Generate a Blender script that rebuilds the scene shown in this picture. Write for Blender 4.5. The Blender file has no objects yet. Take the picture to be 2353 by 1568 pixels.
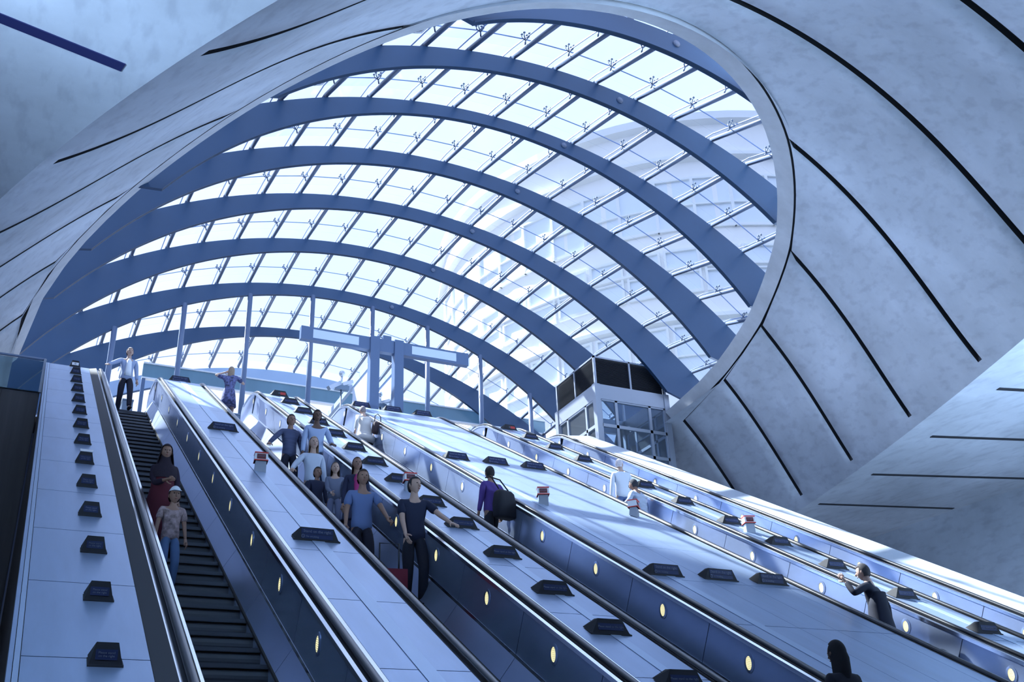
import bpy, bmesh, math, random
from mathutils import Vector, Matrix, Euler
random.seed(7)
S = bpy.context.scene
COL = S.collection

# ------------------------------------------------------------------ camera
FPX = 2385.6
R0 = (0.89960, -0.43499, -0.03870)      # right
R1 = (0.16165, 0.41402, -0.89580)       # down
R2 = (0.40569, 0.79961, 0.44277)        # forward
cd = bpy.data.cameras.new('camera'); cam = bpy.data.objects.new('camera', cd); COL.objects.link(cam)
cd.sensor_width = 36.0; cd.lens = FPX * 36.0 / 2353.0; cd.clip_end = 600; cd.clip_start = 0.05
m = Matrix.Identity(4)
for i in range(3):
    m[i][0] = R0[i]; m[i][1] = -R1[i]; m[i][2] = -R2[i]
cam.matrix_world = m
S.camera = cam

# ------------------------------------------------------------------ sky, sun, exposure
S.view_settings.view_transform = 'Standard'; S.view_settings.look = 'None'
S.view_settings.exposure = 0.0; S.view_settings.gamma = 1.0; S.view_settings.use_curve_mapping = False
S.cycles.use_denoising = True
S.cycles.max_bounces = 10; S.cycles.transparent_max_bounces = 24
S.cycles.sample_clamp_indirect = 6.0
W = bpy.data.worlds.new('sky'); S.world = W; W.use_nodes = True
nt = W.node_tree; nt.nodes.clear()
wo = nt.nodes.new('ShaderNodeOutputWorld'); bg = nt.nodes.new('ShaderNodeBackground')
tc = nt.nodes.new('ShaderNodeTexCoord'); sx = nt.nodes.new('ShaderNodeSeparateXYZ')
rp = nt.nodes.new('ShaderNodeValToRGB')
nz = nt.nodes.new('ShaderNodeTexNoise'); nz.inputs['Scale'].default_value = 3.2; nz.inputs['Detail'].default_value = 5.0
mx = nt.nodes.new('ShaderNodeMixRGB'); mx.blend_type = 'MULTIPLY'
cr = nt.nodes.new('ShaderNodeValToRGB')
nt.links.new(tc.outputs['Generated'], sx.inputs[0]); nt.links.new(sx.outputs['Z'], rp.inputs[0])
nt.links.new(tc.outputs['Generated'], nz.inputs['Vector']); nt.links.new(nz.outputs['Fac'], cr.inputs[0])
rp.color_ramp.elements[0].position = 0.0; rp.color_ramp.elements[0].color = (0.03, 0.05, 0.12, 1)
rp.color_ramp.elements[1].position = 0.03; rp.color_ramp.elements[1].color = (1.05, 1.28, 1.9, 1)
e = rp.color_ramp.elements.new(0.5); e.color = (1.05, 1.30, 2.0, 1)
cr.color_ramp.elements[0].position = 0.42; cr.color_ramp.elements[0].color = (0.93, 0.96, 1.0, 1)
cr.color_ramp.elements[1].position = 0.56; cr.color_ramp.elements[1].color = (1.08, 1.05, 1.0, 1)
mx.inputs[0].default_value = 1.0
nt.links.new(rp.outputs[0], mx.inputs[1]); nt.links.new(cr.outputs[0], mx.inputs[2])
nt.links.new(mx.outputs[0], bg.inputs['Color']); bg.inputs['Strength'].default_value = 1.0
nt.links.new(bg.outputs[0], wo.inputs[0])
sd = bpy.data.lights.new('sun', 'SUN'); sun = bpy.data.objects.new('sun', sd); COL.objects.link(sun)
sd.energy = 24.0; sd.angle = math.radians(0.6); sd.color = (0.93, 0.97, 1.0)
SUNDIR = Vector((0.43, -0.62, -1.0)).normalized()
sun.rotation_euler = SUNDIR.to_track_quat('-Z', 'Y').to_euler()
sun.location = (-20, 30, 40)
# unseen area lights added as fill beside the camera, washing the hall concrete
for nm, loc, tgt, sz, en in (('hall_fill', (-5.5, 2.0, 2.6), (-1.0, 7.5, 12), 7.0, 1250), ('hall_fill', (20.0, 3.0, 2.6), (14.5, 9, 12), 7.0, 1500), ('hall_fill', (17.0, 3.5, -.6), (24.2, 15, 6.5), 6.0, 380)):
    ld = bpy.data.lights.new(nm, 'AREA'); ld.shape = 'RECTANGLE'; ld.size = sz; ld.size_y = 1.2; ld.energy = en; ld.color = (0.47, 0.69, 1.0)
    ld.spread = math.radians(105)
    lo = bpy.data.objects.new(nm, ld); COL.objects.link(lo); lo.location = loc
    lo.rotation_euler = (Vector(tgt) - Vector(loc)).to_track_quat('-Z', 'Y').to_euler()

# ------------------------------------------------------------------ materials
def nodemat(name):
    mt = bpy.data.materials.new(name); mt.use_nodes = True
    n = mt.node_tree.nodes; l = mt.node_tree.links
    return mt, n, l, n['Principled BSDF']
def mat(name, col, rough=0.5, metal=0.0, noise=0.0, scale=6.0, bump=0.0, stretch=None, coat=0.0, spec=0.5):
    mt, n, l, b = nodemat(name)
    b.inputs['Base Color'].default_value = (*col, 1); b.inputs['Roughness'].default_value = rough
    b.inputs['Metallic'].default_value = metal; b.inputs['Specular IOR Level'].default_value = spec
    if coat: b.inputs['Coat Weight'].default_value = coat
    if noise or bump:
        t = n.new('ShaderNodeTexCoord'); mp = n.new('ShaderNodeMapping'); nz = n.new('ShaderNodeTexNoise')
        if stretch: mp.inputs['Scale'].default_value = stretch
        nz.inputs['Scale'].default_value = scale; nz.inputs['Detail'].default_value = 7; nz.inputs['Roughness'].default_value = 0.62
        l.new(t.outputs['Object'], mp.inputs[0]); l.new(mp.outputs[0], nz.inputs['Vector'])
        if noise:
            r = n.new('ShaderNodeValToRGB'); r.color_ramp.elements[0].position = 0.3; r.color_ramp.elements[1].position = 0.7
            r.color_ramp.elements[0].color = (*[c * (1 - noise) for c in col], 1)
            r.color_ramp.elements[1].color = (*[min(1, c * (1 + noise)) for c in col], 1)
            l.new(nz.outputs['Fac'], r.inputs[0]); l.new(r.outputs[0], b.inputs['Base Color'])
        if bump:
            bp = n.new('ShaderNodeBump'); bp.inputs['Strength'].default_value = bump; bp.inputs['Distance'].default_value = 0.02
            l.new(nz.outputs['Fac'], bp.inputs['Height']); l.new(bp.outputs[0], b.inputs['Normal'])
    return mt
def concrete(name, base):
    mt, n, l, b = nodemat(name)
    t = n.new('ShaderNodeTexCoord')
    big = n.new('ShaderNodeTexNoise'); big.inputs['Scale'].default_value = 0.34; big.inputs['Detail'].default_value = 9; big.inputs['Roughness'].default_value = 0.6
    mp = n.new('ShaderNodeMapping'); mp.inputs['Scale'].default_value = (3.0, 1.1, 3.0); mp.inputs['Rotation'].default_value = (0.3, 0.5, 0.7)
    sm = n.new('ShaderNodeTexNoise'); sm.inputs['Scale'].default_value = 1.9; sm.inputs['Detail'].default_value = 8
    pit = n.new('ShaderNodeTexVoronoi'); pit.inputs['Scale'].default_value = 9.0
    r1 = n.new('ShaderNodeValToRGB'); r2 = n.new('ShaderNodeValToRGB'); r3 = n.new('ShaderNodeValToRGB')
    r1.color_ramp.elements[0].position = .35; r1.color_ramp.elements[1].position = .68
    r1.color_ramp.elements[0].color = (*[c * .76 for c in base], 1); r1.color_ramp.elements[1].color = (*[c * 1.14 for c in base], 1)
    r2.color_ramp.elements[0].position = .33; r2.color_ramp.elements[1].position = .5
    r2.color_ramp.elements[0].color = (.86, .86, .87, 1); r2.color_ramp.elements[1].color = (1, 1, 1, 1)
    r3.color_ramp.elements[0].position = .02; r3.color_ramp.elements[1].position = .07
    r3.color_ramp.elements[0].color = (.72, .72, .74, 1); r3.color_ramp.elements[1].color = (1, 1, 1, 1)
    m1 = n.new('ShaderNodeMixRGB'); m1.blend_type = 'MULTIPLY'; m1.inputs[0].default_value = 1
    m2 = n.new('ShaderNodeMixRGB'); m2.blend_type = 'MULTIPLY'; m2.inputs[0].default_value = .7
    l.new(t.outputs['Object'], big.inputs['Vector']); l.new(t.outputs['Object'], mp.inputs[0]); l.new(mp.outputs[0], sm.inputs['Vector']); l.new(mp.outputs[0], pit.inputs['Vector'])
    l.new(big.outputs['Fac'], r1.inputs[0]); l.new(sm.outputs['Fac'], r2.inputs[0]); l.new(pit.outputs['Distance'], r3.inputs[0])
    l.new(r1.outputs[0], m1.inputs[1]); l.new(r2.outputs[0], m1.inputs[2]); l.new(m1.outputs[0], m2.inputs[1]); l.new(r3.outputs[0], m2.inputs[2])
    l.new(m2.outputs[0], b.inputs['Base Color']); b.inputs['Roughness'].default_value = .62; b.inputs['Specular IOR Level'].default_value = .35
    bp = n.new('ShaderNodeBump'); bp.inputs['Strength'].default_value = .12; bp.inputs['Distance'].default_value = .03
    l.new(sm.outputs['Fac'], bp.inputs['Height']); l.new(bp.outputs[0], b.inputs['Normal'])
    return mt
def glassmat(name, tint, gloss=0.06, haze=0.0):
    mt = bpy.data.materials.new(name); mt.use_nodes = True
    n = mt.node_tree.nodes; l = mt.node_tree.links; n.clear()
    o = n.new('ShaderNodeOutputMaterial'); tr = n.new('ShaderNodeBsdfTransparent'); gl = n.new('ShaderNodeBsdfGlossy')
    di = n.new('ShaderNodeBsdfDiffuse'); mA = n.new('ShaderNodeMixShader'); mB = n.new('ShaderNodeMixShader')
    tr.inputs[0].default_value = (*tint, 1); gl.inputs['Roughness'].default_value = .03; di.inputs[0].default_value = (.8, .87, .95, 1)
    lw = n.new('ShaderNodeLayerWeight'); lw.inputs['Blend'].default_value = gloss
    l.new(lw.outputs['Fresnel'], mA.inputs[0]); l.new(tr.outputs[0], mA.inputs[1]); l.new(gl.outputs[0], mA.inputs[2])
    mB.inputs[0].default_value = haze; l.new(mA.outputs[0], mB.inputs[1]); l.new(di.outputs[0], mB.inputs[2])
    l.new(mB.outputs[0], o.inputs[0])
    return mt
def emit(name, col, st):
    mt, n, l, b = nodemat(name)
    b.inputs['Base Color'].default_value = (*col, 1); b.inputs['Emission Color'].default_value = (*col, 1); b.inputs['Emission Strength'].default_value = st
    return mt
M = {}
M['concrete'] = concrete('concrete', (.66, .70, .77))
M['groove'] = mat('groove_sealant', (.030, .033, .042), .8)
M['slot'] = mat('slot_navy', (.020, .025, .11), .6)
M['kerb'] = mat('kerb_concrete', (.56, .57, .60), .65, noise=.12, scale=1.6)
M['sill'] = mat('sill_white', (.80, .82, .85), .5)
M['rib'] = mat('rib_blue_paint', (.034, .080, .168), .42, noise=.05, scale=.7)
M['tube'] = mat('purlin_paint', (.13, .17, .26), .35)
M['spider'] = mat('spider_steel', (.10, .14, .22), .35, .3)
M['joint'] = mat('pane_joint', (.20, .30, .55), .5)
M['glass'] = glassmat('canopy_glass', (.95, .975, .985), .04, .05)
M['glass2'] = glassmat('screen_glass', (.55, .68, .74), .10, .05)
M['liftglass'] = glassmat('lift_glass', (.66, .76, .86), .18, .05)
M['deck'] = mat('deck_metal', (.36, .46, .64), .32, .58, noise=.09, scale=1.3, stretch=(2.5, .35, .35))
M['strip'] = mat('cover_strip_metal', (.46, .57, .74), .40, .55, noise=.04, scale=2, stretch=(3, .3, .3))
M['panel'] = mat('balustrade_steel', (.33, .40, .56), .22, .64, noise=.06, scale=1.5, stretch=(.6, .8, 2))
M['skirt'] = mat('skirt_steel', (.40, .47, .63), .28, .72, noise=.06, scale=2, stretch=(1, .4, .4))
M['trim'] = mat('bright_trim', (.86, .89, .94), .16, 1.0)
M['rubber'] = mat('handrail_rubber', (.022, .024, .03), .28, coat=.3)
M['step'] = mat('step_metal', (.075, .08, .09), .42, .6)
M['riser'] = mat('step_riser', (.10, .11, .13), .45, .6)
M['brush'] = mat('skirt_brush', (.03, .028, .025), .8)
M['clad'] = mat('dark_cladding', (.15, .14, .14), .45, noise=.15, scale=1.2, stretch=(4, 4, .3))
M['darkband'] = mat('upstand_dark', (.018, .020, .028), .6, .0)
M['coping'] = mat('coping_panel', (.58, .63, .70), .42, .25, noise=.04, scale=.9)
M['lens'] = emit('lamp_lens', (1.0, .90, .46), .95)
M['signbody'] = mat('sign_grey', (.030, .031, .036), .75, .0, spec=.25)
M['signblue'] = mat('sign_blue', (.005, .015, .075), .6)
M['signred'] = mat('sign_red', (.42, .035, .03), .45)
M['letter'] = mat('sign_lettering', (.15, .17, .24), .6)
M['white'] = mat('white_paint', (.78, .80, .83), .45)
M['red'] = mat('stop_red', (.62, .06, .05), .4)
M['darkred'] = mat('stop_screen', (.14, .025, .025), .25)
M['post'] = mat('post_blue_grey', (.11, .16, .27), .32)
M['portal'] = mat('portal_blue', (.10, .155, .27), .35)
M['panelwhite'] = mat('portal_panel', (.62, .70, .84), .4)
M['teal'] = mat('teal_transom', (.16, .28, .36), .25, noise=.1, scale=.8, stretch=(1, 1, .2))
M['endbeam'] = mat('end_beam_sunlit', (.36, .47, .66), .35)  # sunlit look of the far end beam put into the colour; rail channels share it
M['barrier'] = mat('barrier_steel', (.17, .23, .31), .3, .4)
M['liftsteel'] = mat('lift_steel', (.34, .37, .43), .38, .45, noise=.05, scale=1)
M['louvre'] = mat('louvre_dark', (.03, .035, .05), .45, .3)
M['louvreback'] = mat('louvre_backing', (.012, .014, .02), .8)
M['floor'] = mat('floor_granite', (.10, .105, .12), .3, noise=.1, scale=5)
M['stone'] = mat('building_stone', (.93, .92, .90), .8, noise=.02, scale=1)
M['stone2'] = mat('building_stone_band', (.86, .88, .88), .8)
M['bwin'] = mat('building_window', (.78, .85, .92), .5)
M['leaf'] = mat('leaf_green', (.42, .58, .42), .6, noise=.25, scale=6)
M['bark'] = mat('bark', (.2, .16, .13), .8)
M['chrome'] = mat('camera_metal', (.62, .66, .72), .25, .8)
M['black'] = mat('black_plastic', (.02, .022, .028), .4)
M['paper'] = mat('paper', (.85, .87, .9), .7)

# ------------------------------------------------------------------ mesh helpers
class MB:
    def __init__(s): s.v = []; s.f = []; s.m = []; s.s = []
    def add(s, vs, fs, mi=0, sm=False):
        o = len(s.v); s.v += [tuple(v) for v in vs]
        for f in fs: s.f.append([i + o for i in f]); s.m.append(mi); s.s.append(sm)
    def box(s, lo, hi, mi=0):
        (a, b, c), (d, e, f) = lo, hi
        s.add([(a, b, c), (d, b, c), (d, e, c), (a, e, c), (a, b, f), (d, b, f), (d, e, f), (a, e, f)],
              [(0, 3, 2, 1), (4, 5, 6, 7), (0, 1, 5, 4), (1, 2, 6, 5), (2, 3, 7, 6), (3, 0, 4, 7)], mi)
    def hexa(s, p, mi=0):      # 8 points, bottom four then top four
        s.add(p, [(0, 3, 2, 1), (4, 5, 6, 7), (0, 1, 5, 4), (1, 2, 6, 5), (2, 3, 7, 6), (3, 0, 4, 7)], mi)
    def beam(s, a, b, w, h, mi=0, up=(0, 0, 1)):
        a = Vector(a); b = Vector(b); d = (b - a).normalized(); sd = d.cross(Vector(up))
        if sd.length < 1e-4: sd = d.cross(Vector((0, 1, 0)))
        sd.normalize(); u = sd.cross(d)
        q = []
        for p in (a, b):
            for x, y in ((-1, -1), (1, -1), (1, 1), (-1, 1)): q.append(p + sd * x * w / 2 + u * y * h / 2)
        s.add(q, [(3, 2, 1, 0), (4, 5, 6, 7), (0, 1, 5, 4), (1, 2, 6, 5), (2, 3, 7, 6), (3, 0, 4, 7)], mi)
    def tube(s, pts, r, n=8, mi=0, cap=True, flat=None, sm=True):
        pts = [Vector(p) for p in pts]; k = len(pts)
        rs = r if isinstance(r, (list, tuple)) else [r] * k
        vs = []; prev = None
        for i, p in enumerate(pts):
            d = (pts[min(i + 1, k - 1)] - pts[max(i - 1, 0)]).normalized()
            if prev is None:
                a = d.cross(Vector((0, 0, 1)));
                if a.length < 1e-3: a = d.cross(Vector((0, 1, 0)))
            else: a = prev - d * prev.dot(d)
            a.normalize(); prev = a; b = d.cross(a)
            ra, rb = (rs[i] if isinstance(rs[i], (list, tuple)) else (rs[i], rs[i]))
            for j in range(n):
                t = 2 * math.pi * j / n
                vs.append(p + a * ra * math.cos(t) + b * rb * math.sin(t))
        fs = []
        for i in range(k - 1):
            for j in range(n):
                fs.append((i * n + j, i * n + (j + 1) % n, (i + 1) * n + (j + 1) % n, (i + 1) * n + j))
        if cap: fs.append(tuple(reversed(range(n)))); fs.append(tuple((k - 1) * n + j for j in range(n)))
        s.add(vs, fs, mi, sm)
    def ell(s, c, r, n=12, k=8, mi=0, rot=None):
        vs = []; fs = []
        for i in range(k + 1):
            p = math.pi * i / k
            for j in range(n):
                t = 2 * math.pi * j / n
                v = Vector((r[0] * math.sin(p) * math.cos(t), r[1] * math.sin(p) * math.sin(t), r[2] * math.cos(p)))
                if rot: v = rot @ v
                vs.append(v + Vector(c))
        for i in range(k):
            for j in range(n): fs.append((i * n + j, (i + 1) * n + j, (i + 1) * n + (j + 1) % n, i * n + (j + 1) % n))
        s.add(vs, fs, mi, True)
    def loft(s, rings, mi=0, close=True, cap=True, sm=False):
        n = len(rings[0]); o = [p for r in rings for p in r]; fs = []
        for i in range(len(rings) - 1):
            for j in range(n if close else n - 1):
                fs.append((i * n + j, i * n + (j + 1) % n, (i + 1) * n + (j + 1) % n, (i + 1) * n + j))
        if cap and close: fs.append(tuple(reversed(range(n)))); fs.append(tuple((len(rings) - 1) * n + j for j in range(n)))
        s.add(o, fs, mi, sm)
    def mesh(s, name, mats, org=(0, 0, 0), fix=True):
        me = bpy.data.meshes.new(name)
        ox, oy, oz = org
        me.from_pydata([(x - ox, y - oy, z - oz) for x, y, z in s.v], [], s.f)
        for mt in (mats if isinstance(mats, (list, tuple)) else [mats]): me.materials.append(mt)
        me.polygons.foreach_set('material_index', s.m); me.polygons.foreach_set('use_smooth', s.s)
        if fix:
            bm = bmesh.new(); bm.from_mesh(me); bmesh.ops.remove_doubles(bm, verts=bm.verts, dist=1e-5)
            bmesh.ops.recalc_face_normals(bm, faces=bm.faces); bm.to_mesh(me); bm.free()
        me.update(); return me
    def build(s, name, mats, parent=None, org=(0, 0, 0), fix=True):
        return link(name, s.mesh(name, mats, org, fix), parent, org if parent is None else (0, 0, 0))
def link(name, data, parent=None, loc=(0, 0, 0)):
    o = bpy.data.objects.new(name, data); COL.objects.link(o); o.location = loc
    if parent: o.parent = parent
    return o
def tag(o, label, cat, group=None, kind=None):
    o['label'] = label; o['category'] = cat
    if group: o['group'] = group
    if kind: o['kind'] = kind
    return o
def thing(name, label, cat, loc, group=None, rz=0):
    o = link(name, None, None, loc); o.empty_display_size = .2; o.rotation_euler = (0, 0, rz)
    return tag(o, label, cat, group)
def struct(o): o['kind'] = 'structure'; return o
def copy_tree(o, loc=None, parent=None):
    c = o.copy(); COL.objects.link(c)
    if parent: c.parent = parent
    if loc is not None: c.location = loc
    for ch in list(o.children): copy_tree(ch, None, c)
    return c
_txt = {}
def text_mesh(txt, size, mt):
    k = (txt, size, mt.name)
    if k not in _txt:
        cu = bpy.data.curves.new('lettering', 'FONT'); cu.body = txt; cu.size = size; cu.align_x = 'CENTER'; cu.align_y = 'CENTER'; cu.extrude = .001
        ob = bpy.data.objects.new('tmp', cu); COL.objects.link(ob)
        dg = bpy.context.evaluated_depsgraph_get()
        me = bpy.data.meshes.new_from_object(ob.evaluated_get(dg)); me.materials.clear(); me.materials.append(mt)
        bpy.data.objects.remove(ob); _txt[k] = me
    return _txt[k]

# ------------------------------------------------------------------ vault geometry (ellipse-like concrete shell)
XC = 8.0; ZC = 4.0; VS = 1.10; FLOOR = -1.65; ZTOP = 11.35; ZL = 10.36
TERMS = [(0, 0), (0, 1), (0, 2), (0, 3), (1, 0), (1, 1), (1, 2), (1, 3), (2, 0), (2, 1), (2, 2), (2, 3), (3, 0), (3, 1), (3, 2), (4, 0), (4, 1), (6, 0)]
COEF = [1.1533, 0.22748, -0.16788, 0.03083, 0.01897, 0.0352, -0.06188, -0.00805, 0.04753, 0.2171, 0.09028, -0.05263, -0.04379, -0.00833, 0.07119, -0.13536, -0.1292, 0.08771]
def vr(t, Y):
    y = max(min(Y / 8.0, 3.15), .35) - 1.8
    return 8.0 * sum(c * t ** a * y ** b for (a, b), c in zip(TERMS, COEF))
def vp(t, Y, d=0.0):
    r = vr(t, Y) + d
    return Vector((XC + r * math.sin(t), Y, ZC + r * math.cos(t)))
def zedge(Y): return 7.24 + .02 * Y
def zring(Y):
    P = [(8.5, 12.0), (10.0, 11.66), (11.4, 11.42), (14.08, 11.07), (16.8, 10.87), (19.5, 10.79), (30, 10.79)]
    for (a, b), (c, d) in zip(P, P[1:]):
        if Y <= c: return b + (d - b) * (Y - a) / (c - a)
    return 10.79
def tedge(Y, sgn):
    a, b = .2, 1.5
    for _ in range(40):
        c = (a + b) / 2
        if vp(sgn * c, Y).z > zedge(Y): a = c
        else: b = c
    return sgn * (a + b) / 2
YMAX = 28.6
def yring(t, off=0.0):
    a, b = 8.2, 29.0
    f = lambda Y: vp(t, Y).z - zring(Y) - off
    if f(b) < 0: return None
    for _ in range(44):
        c = (a + b) / 2
        if f(c) < 0: a = c
        else: b = c
    return (a + b) / 2
YG = [.755 * 8 - 2.69, .755 * 8, 1.09 * 8, 1.426 * 8, 1.76 * 8, 2.098 * 8, 2.434 * 8, 2.768 * 8]
def build_vault():
    rows = []                                     # (Y, recessed?)
    Y = 2.8
    gs = list(YG)
    marks = []
    for g in gs: marks += [(g - .065, 0), (g - .065, 1), (g + .065, 1), (g + .065, 0)]
    ys = []
    y = 2.8
    while y < YMAX: ys.append((y, 0)); y += .42
    ys = [q for q in ys if all(abs(q[0] - g) > .2 for g in gs)] + marks + [(YMAX, 0)]
    ys.sort(key=lambda q: (q[0],))
    # keep recess order right
    out = []
    for q in ys:
        out.append(q)
    fixed = []; i = 0
    while i < len(out):
        j = i
        while j < len(out) and abs(out[j][0] - out[i][0]) < 1e-6: j += 1
        grp = [q[1] for q in out[i:j]]
        if len(grp) == 2:
            first = 0 if any(abs(out[i][0] - (g - .065)) < 1e-6 for g in gs) else 1
            grp = [first, 1 - first]
        fixed += [(out[i][0], k) for k in grp]; i = j
    N = 96
    qs = [-1 + 2 * i / N for i in range(N + 1)]
    mb = MB(); V = []
    edge = {}
    yr = []
    for q in qs:
        # iterate because theta depends on Y
        Yc = 16.0
        for _ in range(30):
            t = abs(q) * tedge(Yc, 1 if q >= 0 else -1) * 1.0
            r = yring(t)
            if r is None: Yc = 99; break
            if abs(r - Yc) < 1e-4: break
            Yc = .5 * Yc + .5 * min(r, 28)
        yr.append(Yc)
    for (Y, rec) in fixed:
        row = []
        tl, tr = tedge(Y, -1), tedge(Y, 1)
        for i, q in enumerate(qs):
            Yc = min(Y, yr[i]); clamp = Y > yr[i]
            t = abs(q) * (tr if q >= 0 else tl) if not clamp else abs(q) * tedge(Yc, 1 if q >= 0 else -1)
            d = 0.0
            if rec and abs(q) < .972: d = .16
            row.append((vp(t, Yc, d), clamp, rec and abs(q) < .972))
        V.append(row)
    n = N + 1
    vs = [p[0] for r in V for p in r]; f0 = []; f1 = []
    for a in range(len(V) - 1):
        for i in range(N):
            c = [V[a][i], V[a][i + 1], V[a + 1][i + 1], V[a + 1][i]]
            if all(x[1] for x in c) or (i >= N // 2 and V[a][i][0].y > 25.2): continue
            ids = (a * n + i, a * n + i + 1, (a + 1) * n + i + 1, (a + 1) * n + i)
            (f1 if (any(x[2] for x in c)) else f0).append(ids)
    mb.add(vs, f0, 0, True); o = len(mb.v) - len(vs)
    for f in f1: mb.f.append([k + o for k in f]); mb.m.append(1); mb.s.append(False)
    mb.v = [(x * VS, y * VS, z * VS) for x, y, z in mb.v]
    ob = struct(mb.build('ceiling_vault', [M['concrete'], M['groove']]))
    return ob
build_vault()
def ring_curve(off, out=0.0, n=90):
    L = []
    ts = []
    tm = 0
    for sgn in (-1, 1):
        lo, hi = 0.0, 1.4
        for _ in range(40):
            c = (lo + hi) / 2
            r = yring(sgn * c, off)
            if r is None or (sgn > 0 and r > 22.55): hi = c
            else: lo = c
        ts.append(sgn * lo)
    for i in range(n + 1):
        u = -1 + 2 * i / n
        u = math.copysign(abs(u) ** 1.0, u)
        t = (-ts[0] * u) if u < 0 else ts[1] * u
        r = yring(t, off)
        if r is None: r = 29.0
        L.append(vp(t, r, out))
    return L
# kerb of the opening: thin shadow gap, then a band of concrete
def resample(L, n):
    d = [0]
    for a, b in zip(L, L[1:]): d.append(d[-1] + (b - a).length)
    out = []
    k = 0
    for i in range(n + 1):
        s = d[-1] * i / n
        while k < len(d) - 2 and d[k + 1] < s: k += 1
        t = (s - d[k]) / max(1e-9, d[k + 1] - d[k]); out.append(L[k].lerp(L[k + 1], t))
    return out
def half_split(L):
    k = max(range(len(L)), key=lambda i: -L[i].y)
    return L[:k + 1], L[k:]
def align(L, n=60):
    a, b = half_split(L)
    return resample(a, n)[:-1] + resample(b, n)
c0 = align(ring_curve(0.0)); c0b = align(ring_curve(0.0, .14)); c1 = align(ring_curve(.035)); c1b = align(ring_curve(.035, .14)); c2 = align(ring_curve(.30)); c2b = align(ring_curve(.30, .45))
mb = MB()
mb.loft([c0, c0b], 1, close=False, sm=True); mb.loft([c0b, c1b], 1, close=False, sm=True); mb.loft([c1b, c1], 1, close=False, sm=True)
mb.loft([c1, c2], 0, close=False, sm=False); mb.loft([c2, c2b], 0, close=False, sm=False)
mb.loft([c2b, [p + Vector((0, 0, -.3)) for p in c2b]], 0, close=False)
mb.v = [(x * VS, y * VS, z * VS) for x, y, z in mb.v]
struct(mb.build('trim_1', [M['kerb'], M['groove']]))
# sill of the glass outside the kerb
def outward(L, d):
    out = []
    for i, p in enumerate(L):
        t = L[min(i + 1, len(L) - 1)] - L[max(i - 1, 0)]; t.z = 0; t.normalize()
        nrm = Vector((t.y, -t.x, 0))
        if nrm.dot(p - Vector((8, 22, p.z))) < 0: nrm = -nrm
        out.append(p + nrm * d)
    return out
s0 = outward(c2, .45); s1 = outward(c2, 1.15); s2 = outward(c2, 1.25)
mb = MB()
mb.loft([[p + Vector((0, 0, -.30)) for p in s0], [p + Vector((0, 0, .14)) for p in s0], [p + Vector((0, 0, .42)) for p in s1], [p + Vector((0, 0, .60)) for p in s2], [p + Vector((0, 0, -.3)) for p in s2]], 0, close=False)
mb.v = [(x * VS, y * VS, z * VS) for x, y, z in mb.v]
struct(mb.build('trim_2', M['sill']))

# hall soffit beside the vault, walls, floors
mb = MB()
ysr = [2.8 + .4 * i for i in range(57)]
Lf = [vp(tedge(y, -1), y) for y in ysr]; Rt = [vp(tedge(y, 1), y) for y in ysr]
XW = 22.13
mb.loft([[Vector((-16, p.y, p.z)) for p in Lf], Lf], 0, close=False)
mb.loft([Rt, [Vector((XW, p.y, p.z)) for p in Rt]], 0, close=False)
mb.loft([[Vector((-16, -8, zedge(-8))), Vector((Lf[0].x, -8, zedge(-8))), Vector((Rt[0].x, -8, zedge(-8))), Vector((XW, -8, zedge(-8)))],
         [Vector((-16, 2.8, zedge(2.8))), Lf[0], Rt[0], Vector((XW, 2.8, zedge(2.8)))]], 0, close=False)
mb.loft([[Vector((XW, Rt[-1].y, zedge(25.2))), Rt[-1]], [Vector((XW, 29, zedge(25.2))), Vector((18.4, 29, zedge(25.2)))]], 0, close=False)
mb.v = [(x * VS, y * VS, z * VS) for x, y, z in mb.v]
struct(mb.build('ceiling', M['concrete']))
# front lunette closing the vault towards the hall
mb = MB(); tl, tr = tedge(2.8, -1), tedge(2.8, 1)
ar = [vp(tl + (tr - tl) * i / 40, 2.8) for i in range(41)]
mb.loft([ar, [Vector((p.x, 2.8, zedge(2.8))) for p in ar]], 0, close=False)
mb.v = [(x * VS, y * VS, z * VS) for x, y, z in mb.v]
struct(mb.build('wall_front', M['concrete']))
def boxo(name, lo, hi, mt, parent=None, org=(0, 0, 0)):
    b = MB(); b.box(lo, hi); return b.build(name, mt, parent, org)
struct(boxo('wall_right', (XW * VS, -8, FLOOR), (XW * VS + .4, 34, 9.4), M['concrete']))
struct(boxo('wall_rear', (-16, -8.4, FLOOR), (XW * VS, -8, 8.6), M['concrete']))
struct(boxo('wall_left', (-16.4, -8, FLOOR), (-16, 26, 8.6), M['concrete']))
struct(boxo('wall_side', (-3.2, 7.5, FLOOR), (-2.9, 25.3, 7.95), M['clad']))
struct(boxo('floor', (-16, -8, FLOOR - .3), (XW * VS, 30, FLOOR), M['floor']))
struct(boxo('floor_landing', (-9, 26.97, ZL - .45), (15.3, 46, ZL), M['floor']))
struct(boxo('floor_side', (18.2, 26.97, ZL - .45), (XW * VS, 46, ZL), M['floor']))
mb = MB(); x = -7.0
while x < .11: mb.box((x, 25.36, FLOOR), (min(x + .9, .11) - .012, 25.5, ZL)); x += .9
mb.box((-7, 25.40, FLOOR), (.11, 25.6, ZL - .02)); mb.box((-7, 25.36, ZL - .02), (.11, 26.95, ZL + .02))
struct(mb.build('wall_back', M['clad']))
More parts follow.
